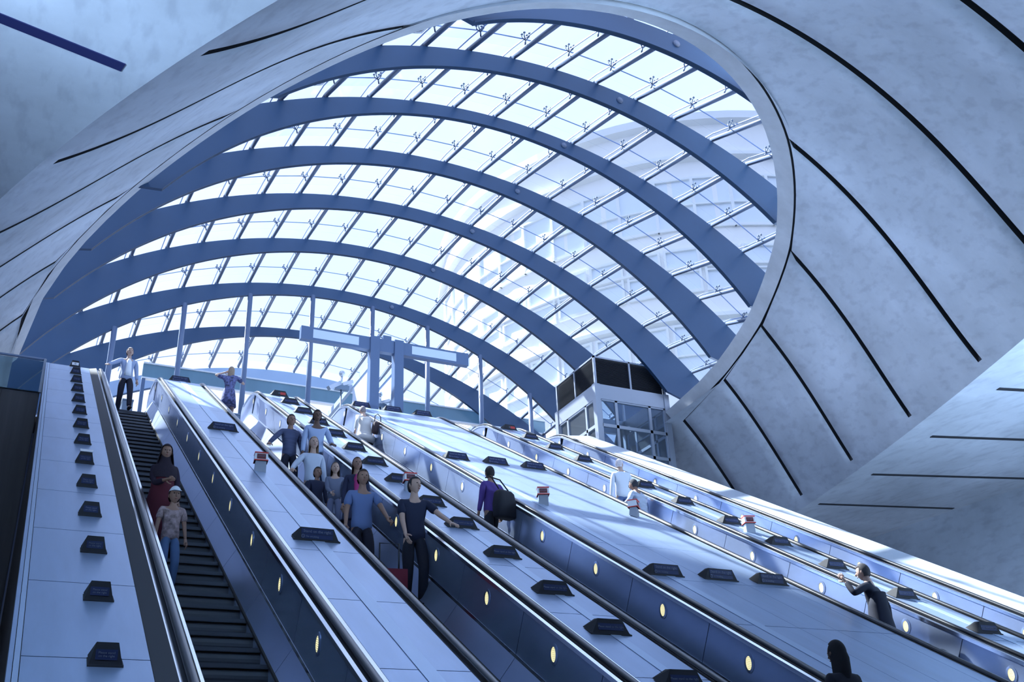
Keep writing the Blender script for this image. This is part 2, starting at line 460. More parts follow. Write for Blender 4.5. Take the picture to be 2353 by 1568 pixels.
# long shadow slots let into the soffit, fanning out from the vault edge
def slot(i, a, b, w, mt, z0=None):
    a = Vector((*a, 0)); b = Vector((*b, 0)); d = (b - a).normalized(); s = Vector((-d.y, d.x, 0)) * w / 2
    q = [a - s, a + s, b + s, b - s]
    mb = MB()
    lo = [Vector((p.x, p.y, zedge(p.y) - .012)) for p in q]; hi = [Vector((p.x, p.y, zedge(p.y) + .05)) for p in q]
    mb.hexa([p * VS for p in lo + hi]); return struct(mb.build('trim_%d' % i, mt))
slot(3, (-4.2, 8.08), (.28, 9.13), .135, M['slot'])
for i, (a, b) in enumerate((((16.27, 11.99), (21.8, 10.55)), ((17.11, 14.45), (21.9, 13.1)), ((17.80, 16.92), (21.9, 15.75)), ((18.28, 19.3), (21.98, 18.4)), ((15.4, 9.5), (21.6, 7.9)))):
    slot(4 + i, a, b, .11, M['groove'])

# ------------------------------------------------------------------ canopy
RIBY = [10.90, 13.52, 16.19, 18.96, 21.64, 24.44, 27.08, 29.74, 32.42]
RB = [(7.99, 6.25, 5.86), (7.908, 5.446, 7.689), (7.957, 6.023, 8.026), (7.946, 5.479, 9.14), (7.954, 5.174, 9.843), (7.947, 5.147, 10.165), (7.95, 4.93, 10.374), (7.997, 5.023, 10.167), (8.0, 1.3, 13.40)]
RT = [(8.07, 3.75, 8.78), (8.068, 3.642, 9.887), (8.059, 3.438, 10.905), (8.058, 3.228, 11.781), (8.044, 2.955, 12.435), (8.046, 2.963, 12.727), (8.034, 2.357, 13.304), (8.011, 1.165, 14.293), (7.95, 1.0, 14.17)]
CS = 1.14
RIBY = [y * CS for y in RIBY]; RB = [tuple(q * CS for q in r) for r in RB]; RT = [tuple(q * CS for q in r) for r in RT]
_zr = zring
def zring(Y): return VS * _zr(Y / VS)
def kerbx(Y, side):
    L = [p * VS for p in c2 if (p.x * VS - 8.9) * side > 0]
    L.sort(key=lambda p: p.y)
    for a, b in zip(L, L[1:]):
        if a.y <= Y <= b.y: return a.x + (b.x - a.x) * (Y - a.y) / max(1e-6, b.y - a.y)
    return None
ORD = ['topmost', 'second', 'third', 'fourth', 'fifth', 'sixth', 'seventh', 'eighth', 'farthest']
for k in range(9):
    Y = RIBY[k]; (bx, bz, br), (tx, tz, tr_) = RB[k], RT[k]
    zf = zring(Y) + .10
    if k == 0: zf = 13.25
    at = math.acos((zf - tz) / tr_); AB = []
    for side in (-1, 1):
        xk = kerbx(Y, side); fall = math.acos(max(-1, min(1, (zf + .1 - bz) / br)))
        AB.append(fall if xk is None else max(fall * .8, math.asin(max(-1, min(1, side * (xk + (.04 if side > 0 else -.30) * side - bx) / br)))))
    if k == 8: at = .62; AB = [.62, .62]
    rings = []; n = 72; w = .045
    for i in range(n + 1):
        f = -1 + 2 * i / n; ab = AB[0] if f < 0 else AB[1]
        T = Vector((tx + tr_ * math.sin(f * at), Y, tz + tr_ * math.cos(f * at))); B = Vector((bx + br * math.sin(f * ab), Y, bz + br * math.cos(f * ab)))
        rings.append([B + Vector((0, -w, 0)), B + Vector((0, w, 0)), T + Vector((0, w, 0)), T + Vector((0, -w, 0))])
    org = (8.0, Y, zf)
    if k < 8: lab = '%s blue steel arch of the canopy, counted from the top of the opening' % ORD[k]
    else: lab = 'low pale arched end beam of the canopy, farthest away above the teal transom'
    rt = thing('canopy_rib', lab, 'arch', org, 'steel arches of the canopy')
    b = MB(); b.loft(rings, 0); b.build('plate', M['endbeam'] if k == 8 else M['rib'], rt, org)
    fb = MB(); fl = []
    for (q0, q1, q2, q3) in rings:           # bottom flange, a little wider than the plate
        fl.append([q0 + Vector((0, -.012, 0)), q1 + Vector((0, .012, 0)), q1 + Vector((0, .012, .03)), q0 + Vector((0, -.012, .03))])
    fb.loft(fl, 0); fb.build('bottom_flange', M['rib'], rt, org)
    if k < 7:                                # round cover of a fixing, right of the crown
        f = (.255, .22, .20, .20, .185, .17, .14)[k] * 1.0
        T = Vector((tx + tr_ * math.sin(f * at), Y, tz + tr_ * math.cos(f * at))); B = Vector((bx + br * math.sin(f * ab), Y, bz + br * math.cos(f * ab)))
        c = T.lerp(B, .45); d = MB(); d.tube([c + Vector((0, -w - .03, 0)), c + Vector((0, -w + .01, 0))], .075, 14); dd = d.build('round_cover', M['tube'], rt, org); dd['label'] = 'small pale round cover'
# purlin tubes, spiders and panes, bay by bay
ARC = [CS * q for q in (.90, .905, .955, .945, .945, .95, .955, .955, .95)]
GAP = .26
def ptop(k, j, off=0.0):
    tx, tz, tr_ = RT[k]; a = j * ARC[k] / tr_
    return Vector((tx + (tr_ + off) * math.sin(a), RIBY[k], tz + (tr_ + off) * math.cos(a)))
def spider(double):
    b = MB(); 
    b.tube([(0, 0, 0), (0, 0, .13)], .022, 6)
    for sy in ((-1, 1) if double else (0,)):
        for sx in (-1, 1):
            e = Vector((.075 * sx, .075 * sy, .20)); b.tube([(0, 0, .11), e], .016, 6)
            b.tube([e, e + Vector((0, 0, .075))], .012, 6); b.tube([e + Vector((0, 0, .06)), e + Vector((0, 0, .085))], .036, 8)
    b.v = [(x * .8 - .03, y * .8, z * .88) for x, y, z in b.v]
    return b.mesh('spider_clamp', M['spider'])
SP2, SP1 = spider(True), spider(False)
bay_names = ['between the topmost and second arches', 'between the second and third arches', 'between the third and fourth arches', 'between the fourth and fifth arches', 'between the fifth and sixth arches', 'between the sixth and seventh arches', 'between the seventh and eighth arches', 'between the eighth arch and the end beam']
for k in range(8):
    org = Vector((8.0, (RIBY[k] + RIBY[k + 1]) / 2, ptop(k, 0).z))
    rt = thing('canopy_bay', 'bay of glass panes and pale tubes ' + bay_names[k], 'skylight', org, 'glazed bays of the canopy')
    for j in range(-13, 14):
        a, b2 = ptop(k, j, .09), ptop(k + 1, j, .09)
        lim = zring(RIBY[k + 1]) + .15
        okj = min(a.z - (zring(RIBY[k]) - .6 if k == 0 else zring(RIBY[k])), b2.z - lim) > 0
        if k == 7: okj = abs(j) <= 8
        nm = (b2 - a).normalized()
        t0 = j * ARC[k] / RT[k][2]; t1 = j * ARC[k + 1] / RT[k + 1][2]; tm = (t0 + t1) / 2
        up = Vector((math.sin(tm), 0, math.cos(tm))); up = (up - nm * up.dot(nm)).normalized(); side = nm.cross(up)
        if okj:
            mb = MB(); mb.tube([a, b2], .056, 10)
            for q in (a, b2): mb.beam(q - up * .1, q + up * .02, .05, .07, up=nm)
            tb = mb.build('purlin_tube', M['tube'], rt, org)
            rot = Matrix((side, nm, up)).transposed().to_4x4()
            for fr, dm in ((.80, SP2), (.40, SP1)):
                so = link('spider_clamp', dm, tb); so.matrix_local = Matrix.Translation(a.lerp(b2, fr) + up * .05 - org) @ rot
        # pane from this tube to the next one
        a3, b3 = ptop(k, j + 1, .09), ptop(k + 1, j + 1, .09)
        okn = min(a3.z - (zring(RIBY[k]) - .6 if k == 0 else zring(RIBY[k])), b3.z - lim) > 0
        if k == 7: okn = abs(j + 1) <= 8
        if not (okj or okn): continue
        tq = (t0 + t1) / 2 + .5 * ARC[k] / RT[k][2]
        U = Vector((math.sin(tq), 0, math.cos(tq))) * GAP
        def L(f, s): 
            if f <= 1: p = a.lerp(b2, f) if s == 0 else a3.lerp(b3, f)
            return p + U
        p00, p01, p10, p11 = L(0, 0), L(0, 1), L(1, 0), L(1, 1)
        pb = MB(); th = U.normalized() * .012
        pb.hexa([p00, p01, p11, p10, p00 + th, p01 + th, p11 + th, p10 + th], 0)
        pb.beam(p00 - th * .5, p10 - th * .5, .020, .02, 1, up=U)                    # joint along the tube
        c0_, c1_ = L(.82, 0), L(.82, 1); pb.beam(c0_ - th * .5, c1_ - th * .5, .016, .02, 1, up=U)
        pn = pb.build('glass_pane', [M['glass'], M['joint']], rt, org)

# ------------------------------------------------------------------ escalators
A30 = math.radians(30); T30 = math.tan(A30)
def zd(Y): return -3.4641 + T30 * Y
RC = 2.2; CZ = ZTOP - RC; CY = (CZ + .8660 * RC + 3.4641 + T30 * .5 * RC) / T30          # convex crest
ZB = FLOOR + 1.02; BZ = ZB + RC; BY = (BZ - .8660 * RC + 3.4641 - T30 * .5 * RC) / T30   # concave foot
YEND = 26.75; YST = 3.6
def P(st, e):
    k, v = st
    if k == 'b': return (v, ZB + e)
    if k == 'c': a = math.radians(v); return (BY + (RC - e) * math.sin(a), BZ - (RC - e) * math.cos(a))
    if k == 'i': return (v - .5 * e, zd(v) + .8660 * e)
    if k == 'a': a = math.radians(v); return (CY - (RC + e) * math.sin(a), CZ + (RC + e) * math.cos(a))
    return (v, ZTOP + e)
Y1 = BY + RC * .5; Y2 = CY - RC * .5
def stations(ye=YEND, step=1.585, ys=None):
    st = [('b', YST if ys is None else ys), ('b', BY)] + [('c', a) for a in (7.5, 15, 22.5)] + [('i', Y1)]
    y = Y1 + 1.0
    while y < Y2 - .3: st.append(('i', y)); y += step
    return st + [('i', Y2)] + [('a', a) for a in (25, 20, 15, 10, 5, 0)] + [('h', ye)]
def sweep(mb, prof, st, mi=0, close=True, sm=False, mis=None):
    rings = [[Vector((x, *P(s, e))) for x, e in prof] for s in st]
    if mis is None: mb.loft(rings, mi, close=close, cap=close, sm=sm); return
    n = len(prof); vs = [p for r in rings for p in r]; o = len(mb.v); mb.v += [tuple(v) for v in vs]
    for i in range(len(rings) - 1):
        for j in range(n if close else n - 1):
            mb.f.append([o + i * n + j, o + i * n + (j + 1) % n, o + (i + 1) * n + (j + 1) % n, o + (i + 1) * n + j]); mb.m.append(mis[j]); mb.s.append(sm)
XR = [2.74, 5.218, 7.696, 11.87, 14.348]
OP = 1.27
LAMPY = [9.45 + 1.58 * i for i in range(-3, 11)]
ename = ['leftmost escalator, carrying the woman in dark red and the boy in a white cap', 'second escalator from the left, crowded with people coming down', 'middle escalator, with the person in purple riding up it', 'second escalator from the right, with the man in black and the person in grey', 'rightmost escalator, empty, along the white coping']
def make_escalator():
    org = Vector((XR[0] - OP / 2, 5.0, FLOOR))
    rt = thing('escalator', ename[0], 'escalator', org, 'escalators side by side')
    st = stations()
    for sgn, nm in ((1, 'right'), (-1, 'left')):
        X = (lambda x: XR[0] + x) if sgn == 1 else (lambda x: XR[0] - OP - x)
        # inner panels, in lengths with open joints
        mb = MB()
        seams = [Y1] + [l + .79 for l in LAMPY if Y1 + .5 < l + .79 < Y2 - .6] + [Y2]
        for a, b in zip(seams, seams[1:]):
            s2 = [('i', a + .006), ('i', b - .006)]
            sweep(mb, [(X(0), -.56), (X(0), -.075), (X(.03), -.075), (X(.03), -.56)], s2, 0)
        sweep(mb, [(X(.012), -.56), (X(.012), -.075), (X(.03), -.075), (X(.03), -.56)], [('i', Y1), ('i', Y2)], 1)
        sweep(mb, [(X(0), -.56), (X(0), -.075), (X(.03), -.075), (X(.03), -.56)], [s for s in st if s[0] in 'ah'] if True else st, 0, sm=False)
        sweep(mb, [(X(0), -.56), (X(0), -.075), (X(.03), -.075), (X(.03), -.56)], [s for s in st if s[0] in 'bc'] + [('i', Y1)], 0)
        # rounded newel ends
        for (yc, zc, d) in ((YEND, ZTOP - .3, 1), (YST, ZB - .3, -1)):
            pts = [(yc + d * .27 * math.sin(math.radians(t)), zc + .02 + .27 * math.cos(math.radians(t))) for t in range(0, 181, 15)]
            mb.loft([[Vector((X(0), y, z)) for y, z in pts], [Vector((X(.03), y, z)) for y, z in pts]], 0)
        bal = mb.build('balustrade', [M['panel'], M['groove']], rt, org); 
        tr2 = MB()
        sweep(tr2, [(X(-.012), -.075), (X(-.012), -.03), (X(.022), -.018), (X(.022), -.075)], st)
        sweep(tr2, [(X(-.004), -.60), (X(-.004), -.56), (X(.03), -.56), (X(.03), -.60)], st)
        tr2.build('edge_trim', M['trim'], rt, org)
        g = MB(); sweep(g, [(X(.022), -.03), (X(.145), -.03), (X(.145), -.09), (X(.022), -.09)], st); g.build('groove_bed', M['darkband'], rt, org)
        # handrail with newel loops
        hr = MB(); c = .085
        prof = [(c + .042 * math.cos(t) , .012 + .030 * math.sin(t)) for t in [2 * math.pi * i / 12 for i in range(12)]]
        rings = []
        for a in (180, 150, 120, 90, 60, 30):
            rings.append([Vector((X(x), YST - (.30 + e) * math.sin(math.radians(a)), ZB - .30 + (.30 + e) * math.cos(math.radians(a)))) for x, e in prof])
        rings += [[Vector((X(x), *P(s, e))) for x, e in prof] for s in st]
        for a in (30, 60, 90, 120, 150, 180):
            rings.append([Vector((X(x), YEND + (.30 + e) * math.sin(math.radians(a)), ZTOP - .30 + (.30 + e) * math.cos(math.radians(a)))) for x, e in prof])
        hr.loft(rings, 0, sm=True); hr.build('handrail', M['rubber'], rt, org)
        bv = MB(); sweep(bv, [(X(.130), -.045), (X(.150), -.012), (X(.19), -.001), (X(.19), -.08), (X(.13), -.08)], st); bv.build('bevel_trim', M['trim'], rt, org)
        # skirt: sloping inner deck and kick plate, with brush strip
        sk = MB()
        for a, b in zip(seams, seams[1:]):
            sweep(sk, [(X(-.135), -.86), (X(-.002), -.60), (X(.03), -.60), (X(-.105), -.86)], [('i', a + .005), ('i', b - .005)], 0)
        sweep(sk, [(X(-.135), -.86), (X(-.002), -.60), (X(.03), -.60), (X(-.105), -.86)], [('i', Y2)] + [s for s in st if s[0] in 'ah'], 0)
        sweep(sk, [(X(-.130), -1.2), (X(-.130), -.86), (X(-.10), -.86), (X(-.10), -1.2)], [('i', Y1), ('i', Y2)] + [s for s in st if s[0] in 'ah'], 0)
        sk.build('skirt_panel', M['skirt'], rt, org)
        br = MB(); sweep(br, [(X(-.150), -.90), (X(-.150), -.87), (X(-.128), -.855), (X(-.128), -.90)], [('i', Y1), ('i', Y2)]); br.build('brush_strip', M['brush'], rt, org)
        if sgn == 1:
            for y in LAMPY:
                yy, zz = P(('i', y + .065), -.25)
                if zz > ZTOP - .33 or yy < 6.0: continue
                lm = MB(); n = 20
                for r0, r1, x0, x1, mi in ((.0, .078, -.004, -.004, 1), (.078, .112, -.010, -.006, 0)):
                    a_ = [Vector((X(x0), yy + r0 * .62 * math.cos(2 * math.pi * i / n), zz + r0 * math.sin(2 * math.pi * i / n))) for i in range(n)]
                    b_ = [Vector((X(x1), yy + r1 * .78 * math.cos(2 * math.pi * i / n), zz + r1 * math.sin(2 * math.pi * i / n))) for i in range(n)]
                    lm.loft([a_, b_], mi, close=True, cap=False)
                a_ = [Vector((X(-.006), yy + .112 * .78 * math.cos(2 * math.pi * i / n), zz + .112 * math.sin(2 * math.pi * i / n))) for i in range(n)]
                lm.loft([a_, [p + Vector((.012, 0, 0)) for p in a_]], 0, cap=False)
                for q in range(-3, 4):                       # ribs moulded in the lens
                    lm.beam((X(-.006), yy - .035, zz + q * .02 - .012), (X(-.006), yy + .035, zz + q * .02 + .012), .004, .003, 0)
                lo = lm.build('wall_lamp', [M['panel'], M['lens']], bal, org); lo['label'] = 'glowing oval lamp'
    # steps
    sm_ = MB(); w = .505
    sm_.box((-w, .0, -.035), (w, .40, 0), 0)
    for i in range(25):
        x = -w + .02 + i * (2 * w - .04) / 24; sm_.box((x - .009, .0, 0), (x + .009, .40, .010), 0)
    arc = [(.028 * math.sin(t * math.pi), -.035 - .20 * t) for t in [i / 6 for i in range(7)]]
    sm_.loft([[Vector((-w, -y_ + .03, z)) for y_, z in arc], [Vector((w, -y_ + .03, z)) for y_, z in arc]], 1, close=False)
    sm_.box((-w, -.004, -.03), (w, .02, .012), 2)
    me = sm_.mesh('step', [M['step'], M['step'], M['riser']])
    y = 5.35
    while y < 26.3:
        z = zd(y) - 1.04
        z = max(min(z, ZL - .02), FLOOR + .02)
        so = link('step', me, rt, Vector((XR[0] - OP / 2, y, z)) - org); y += .40
    # comb plate at the top landing
    cp = MB(); cp.box((XR[0] - OP + .1, 26.3, ZL - .12), (XR[0] - .1, 26.95, ZL + .0)); cp.build('comb_plate', M['skirt'], rt, org)
    return rt
e0 = make_escalator()
for i in range(1, 5):
    c = copy_tree(e0, (XR[i] - OP / 2, 5.0, FLOOR)); c['label'] = ename[i]

# ------------------------------------------------------------------ decks between the escalators
DX = [(.17, 1.115), (2.93, 3.758), (5.408, 6.236), (7.886, 10.41), (12.06, 12.888)]
dlab = ['wide pale metal deck at the far left, with a column of small dark signs', 'pale metal deck between the leftmost and second escalators, with wide dark signs', 'pale metal deck between the second and middle escalators, with a row of dark signs', 'broad sunlit metal deck right of the middle escalator, with rows of three signs', 'pale metal deck between the two rightmost escalators, with a row of dark signs']
JY = [8.45 - 1.585 * 2 + 1.585 * i for i in range(14)]
for d, (xa, xb) in enumerate(DX):
    org = ((xa + xb) / 2, 5.0, FLOOR)
    rt = thing('escalator_deck', dlab[d], 'deck', org, 'metal decks between the escalators')
    st = stations(26.9)
    base = MB(); sweep(base, [(xa, -.02), (xb, -.02), (xb, -.5), (xa, -.5)], st); base.build('deck_base', M['darkband'], rt, org)
    xs = [xa, xb]
    if d in (1, 2, 4): c = (xa + xb) / 2; xs = [xa, c - .07 if d == 1 else c - .02, c + .09 if d == 1 else c + .11, xb]
    if d == 3: xs = [xa, xa + .27, xa + .42, xa + .95, xa + 1.55, xb - .26, xb]
    if d == 0: xs = [xa + .0, xa + .045, xb]
    js = [Y1] + [y for y in JY if Y1 + .3 < y < Y2 - .3] + [Y2]
    for s in range(len(xs) - 1):
        a, b = xs[s] + .003, xs[s + 1] - .003
        narrow = (d in (1, 2, 4) and s == 1) or (d == 0 and s == 0) or (d == 3 and s == 1)
        mb = MB()
        pr = [(a, 0.006 if narrow else 0), (b, 0.006 if narrow else 0), (b, -.02), (a, -.02)]
        if narrow: sweep(mb, pr, [('i', Y1), ('i', Y2)])
        else:
            for p, q in zip(js, js[1:]): sweep(mb, pr, [('i', p + .006), ('i', q - .006)])
        sweep(mb, pr, [('i', Y2 + .004)] + [t for t in st if t[0] in 'ah']); sweep(mb, pr, [t for t in st if t[0] in 'bc'] + [('i', Y1)])
        mb.build('cover_strip' if narrow else 'deck_panel', M['strip'] if narrow else M['deck'], rt, org)
    if d == 0:
        u = MB(); sweep(u, [(1.118, -.005), (1.275, .03), (1.275, -.1), (1.118, -.1)], st); u.build('dark_upstand', M['darkband'], rt, org)
        sd_ = MB(); r = [[Vector((.15, *P(s, -.06))), Vector((.168, *P(s, -.06))), Vector((.168, P(s, 0)[0], FLOOR)), Vector((.15, P(s, 0)[0], FLOOR))] for s in st]
        sd_.loft(r, 0); sd_.build('side_cladding', M['clad'], rt, org)
        ft = MB(); sweep(ft, [(.135, -.12), (.135, .004), (.168, .004), (.168, -.12)], st); ft.build('edge_trim', M['deck'], rt, org)
# white coping along the right-hand side
org = (15.2, 5.0, FLOOR); st = stations(26.9)
rt = thing('side_coping', 'long white sunlit coping running up along the rightmost escalator', 'coping', org)
mb = MB(); 
for a, b in zip(js, js[1:]): sweep(mb, [(14.545, 0), (14.60, .015), (15.32, .10), (15.32, -.3), (14.545, -.3)], [('i', a + .004), ('i', b - .004)])
sweep(mb, [(14.545, 0), (14.60, .015), (15.32, .10), (15.32, -.3), (14.545, -.3)], [('i', Y2)] + [t for t in st if t[0] in 'ah']); sweep(mb, [(14.545, 0), (14.60, .015), (15.32, .10), (15.32, -.3), (14.545, -.3)], [t for t in st if t[0] in 'bc'] + [('i', Y1)])
mb.build('coping_panel', M['coping'], rt, org)
mb = MB(); r = [[Vector((15.28, *P(s, -.1))), Vector((15.32, *P(s, -.1))), Vector((15.32, P(s, 0)[0], FLOOR)), Vector((15.28, P(s, 0)[0], FLOOR))] for s in st]
mb.loft(r, 0); mb.build('side_cladding', M['coping'], rt, org)

# ------------------------------------------------------------------ signs on the decks
def sign_meshes(wb, wt, h, key):
    b = MB(); dt = .10; db = .22; zb = db * T30 * .86
    v = [(-wb / 2, 0, -.01), (wb / 2, 0, -.01), (wb / 2 * .97, db, zb), (-wb / 2 * .97, db, zb), (-wt / 2, .012, h), (wt / 2, .012, h), (wt / 2 * .95, dt, h + .012), (-wt / 2 * .95, dt, h + .012)]
    b.hexa(v, 0); b.hexa([(-wb / 2 * 1.03, -.006, -.015), (wb / 2 * 1.03, -.006, -.015), (wb / 2, db, zb - .012), (-wb / 2, db, zb - .012), (-wb / 2 * 1.03, -.006, .012), (wb / 2 * 1.03, -.006, .012), (wb / 2, db, zb + .012), (-wb / 2, db, zb + .012)], 0)
    return b.mesh('sign_body', M['signbody'])
def face_mesh(wb, wt, h, lo, hi, ins, name, mt):
    f = lambda z: (wb + (wt - wb) * z / h) / 2
    b = MB(); a, c = min(f(lo), f(hi)) - ins, min(f(lo), f(hi)) - ins
    yl, yh = .012 * lo / h, .012 * hi / h
    b.hexa([(-a, yl - .004, lo), (a, yl - .004, lo), (a, yl + .004, lo), (-a, yl + .004, lo), (-c, yh - .004, hi), (c, yh - .004, hi), (c, yh + .004, hi), (-c, yh + .004, hi)])
    return b.mesh(name, mt)
def ringmark(r):
    b = MB(); n = 16
    b.loft([[Vector((r * math.cos(2 * math.pi * i / n), 0, r * math.sin(2 * math.pi * i / n))) for i in range(n)], [Vector((r * .72 * math.cos(2 * math.pi * i / n), 0, r * .72 * math.sin(2 * math.pi * i / n))) for i in range(n)]], 0, cap=False)
    b.beam((-r * .6, 0, r * .6), (r * .6, 0, -r * .6), r * .2, .002); b.beam((-r * .45, 0, 0), (r * .45, 0, 0), r * .2, .002)
    return b.mesh('no_smoking_mark', M['letter'])
RM = ringmark(.022)
def make_sign(kind, loc, label, group):
    wb, wt, h = {'n': (.48, .29, .170), 'w': (.56, .41, .168), 's': (.245, .155, .178)}[kind[0]]
    rt = thing('escalator_sign', label, 'sign', loc, group)
    if (kind[0]) not in make_sign.cache: make_sign.cache[kind[0]] = sign_meshes(wb, wt, h, kind)
    link('sign_body', make_sign.cache[kind[0]], rt)
    def txt(s, size, z, x=0, mt=None, par=None):
        o = link('lettering', text_mesh(s, size, mt or M['letter']), par); o.location = (x, .012 * z / h - .0055, z); o.rotation_euler = (math.radians(86), 0, 0)
        return o
    if kind == 'w':
        f = link('sign_face', face_mesh(wb, wt, h, .088, .150, .018, 'sign_face', M['signblue']), rt); txt('Stand on the right', .047, .118, 0, None, f)
        f = link('sign_face', face_mesh(wb, wt, h, .028, .082, .048, 'sign_face', M['signblue']), rt); txt('No smoking', .032, .053, -.06, None, f)
        o = link('no_smoking_mark', RM, f); o.location = (-.175, -.004, .054)
    elif kind == 'n':
        f = link('sign_face', face_mesh(wb, wt, h, .050, .120, .022, 'sign_face', M['signblue']), rt); txt('Please stand on the right', .031, .085, 0, None, f)
    elif kind == 'nx':
        f = link('sign_face', face_mesh(wb, wt, h, .045, .125, .03, 'sign_face', M['signbody']), rt); o = link('no_smoking_mark', RM, f); o.location = (-.02, -.004, .085)
        b = MB(); b.box((.01, -.002, .05), (.15, .006, .12)); r = b.build('sign_face', M['signred'], rt); txt('No smoking', .025, .085, .08, None, r)
    elif kind == 's':
        f = link('sign_face', face_mesh(wb, wt, h, .050, .125, .014, 'sign_face', M['signblue']), rt); txt('Please stand\non the right', .024, .088, 0, None, f)
    elif kind == 'sx':
        f = link('sign_face', face_mesh(wb, wt, h, .050, .125, .014, 'sign_face', M['white']), rt); o = link('no_smoking_mark', RM, f); o.location = (0, -.004, .088)
    return rt
make_sign.cache = {}
def crest_z(Y):
    if Y <= Y2: return zd(Y)
    if Y <= CY: return CZ + math.sqrt(RC * RC - (CY - Y) ** 2)
    return ZTOP
nth = ['first', 'second', 'third', 'fourth', 'fifth', 'sixth', 'seventh', 'eighth', 'ninth', 'tenth', 'eleventh', 'twelfth', 'thirteenth', 'fourteenth']
for i in range(14):
    Y = 8.31 + 1.297 * i
    make_sign('sx' if i == 13 else 's', (.785, Y, crest_z(Y)), ('small grey and white no smoking sign at the top end of the far left deck' if i == 13 else 'small dark sign on the far left deck, %s up from the bottom' % nth[i]), 'signs up the far left deck')
for i in range(14):
    Y = [8.25, 9.47, 10.63, 11.94, 13.25, 14.44, 15.88, 17.19, 18.43, 19.80, 21.13, 22.50, 23.87, 25.10][i]
    lab = ('grey sign with red panel, top end of the deck right of the crowded escalator' if i == 13 else 'dark sign on the deck right of the crowded escalator, %s up from the bottom' % nth[i])
    make_sign('nx' if i == 13 else 'n', (5.82, Y, crest_z(Y)), lab, 'signs up the deck right of the crowded escalator')
for i, Y in enumerate((11.98, 18.82, 25.62)):
    make_sign('w', (3.34, Y, crest_z(Y)), ('wide sign on deck left of the crowded escalator, ' + ('nearest and lowest of three', 'middle one of three', 'bright blue one at the top end')[i]), 'wide signs left of the crowded escalator')
rowt = ('lowest row, in shade', 'middle row, in sunlight', 'topmost row, against the landing')
for r, Y in enumerate((11.75, 18.87, 25.45)):
    for c, x in enumerate((8.18, 9.10, 10.00)):
        make_sign('w', (x, Y, crest_z(Y)), 'wide blue sign on the broad sunlit deck, %s, %s of three' % (rowt[r], ('left', 'centre', 'right')[c]), 'wide signs in threes on the broad deck')
for i in range(12):
    Y = [10.27, 11.60, 12.95, 14.20, 15.50, 16.92, 18.25, 19.5, 20.80, 22.22, 23.55, 24.83][i]
    if i == 7: continue
    n_ = i if i < 7 else i - 1
    lab = ('grey sign with red panel, top end of the deck between the two rightmost escalators' if i == 11 else 'dark sign on deck between the two rightmost escalators, %s up from the bottom' % nth[n_])
    make_sign('nx' if i == 11 else 'n', (12.42, Y, crest_z(Y)), lab, 'signs up the deck between the rightmost escalators')
# emergency stop boxes
def stop_box(loc, yaw, label):
    rt = thing('stop_box', label, 'emergency stop', loc, 'red and white emergency stop boxes', yaw)
    b = MB(); b.hexa([(-.085, -.06, -.05), (.085, -.06, -.05), (.085, .08, .02), (-.085, .08, .02), (-.085, -.06, .16), (.085, -.06, .16), (.085, .06, .17), (-.085, .06, .17)]); b.build('pedestal', M['liftsteel'], rt)
    b = MB(); b.hexa([(-.105, -.085, .15), (.105, -.085, .15), (.105, .095, .15), (-.105, .095, .15), (-.10, -.065, .275), (.10, -.065, .275), (.10, .085, .275), (-.10, .085, .275)]); b.build('head', M['white'], rt)
    b = MB(); b.box((-.105, -.085, .275), (.105, .09, .292)); b.box((-.108, -.092, .150), (.108, .098, .166)); b.build('red_edge', M['red'], rt)
    b = MB(); b.hexa([(-.07, -.084, .178), (.07, -.084, .178), (.07, -.07, .178), (-.07, -.07, .178), (-.068, -.071, .262), (.068, -.071, .262), (.068, -.06, .262), (-.068, -.06, .262)]); f = b.build('screen', M['darkred'], rt)
    o = link('lettering', text_mesh('STOP', .045, M['letter']), f); o.location = (0, -.0795, .222); o.rotation_euler = (math.radians(82), 0, 0)
for x, Y, yaw, lab in ((3.38, 15.58, -.12, 'red topped stop box in the middle of the deck left of the crowded escalator'), (5.79, 15.34, -.15, 'red topped stop box beside the man in navy, next to a dark sign'), (8.32, 15.46, -.35, 'red and white stop box right of the person in purple'), (10.07, 15.27, .75, 'pink edged stop box turned sideways, below the person in grey'), (12.42, 15.02, -.3, 'red and white stop box on the deck between the two rightmost escalators')):
    stop_box((x, Y, zd(Y)), yaw, lab)
b = MB(); Y = 15.55; b.hexa([(.74, Y, zd(Y) + .012), (.92, Y, zd(Y) + .012), (.92, Y + .13, zd(Y + .13) + .012), (.74, Y + .13, zd(Y + .13) + .012), (.74, Y, zd(Y) + .02), (.92, Y, zd(Y) + .02), (.92, Y + .13, zd(Y + .13) + .02), (.74, Y + .13, zd(Y + .13) + .02)])
tag(b.build('leaflet', M['paper'], None, (.83, Y, zd(Y))), 'small white paper leaflet lying on the far left deck between two signs', 'paper')

# ------------------------------------------------------------------ upper landing
PY = RIBY[6] - .02
px = [CS * q for q in (1.67, 3.42, 5.22, 7.08, 8.96, 10.77, 12.56, 14.28)]
for i, x in enumerate(px):
    bx, bz, br = RB[6]; ztop = bz + math.sqrt(br * br - (x - bx) ** 2) + .05
    rt = thing('steel_post', '%s slim blue grey post from the left along the top landing' % nth[i], 'post', (x, PY, ZL), 'slim posts along the top landing')
    b = MB(); b.tube([(x, PY, ZL), (x, PY, ztop)], .085, 14); b.build('shaft', M['post'], rt, (x, PY, ZL))
    b = MB(); b.tube([(x, PY, ZL), (x, PY, ZL + .03)], .15, 16); b.build('base_plate', M['post'], rt, (x, PY, ZL))
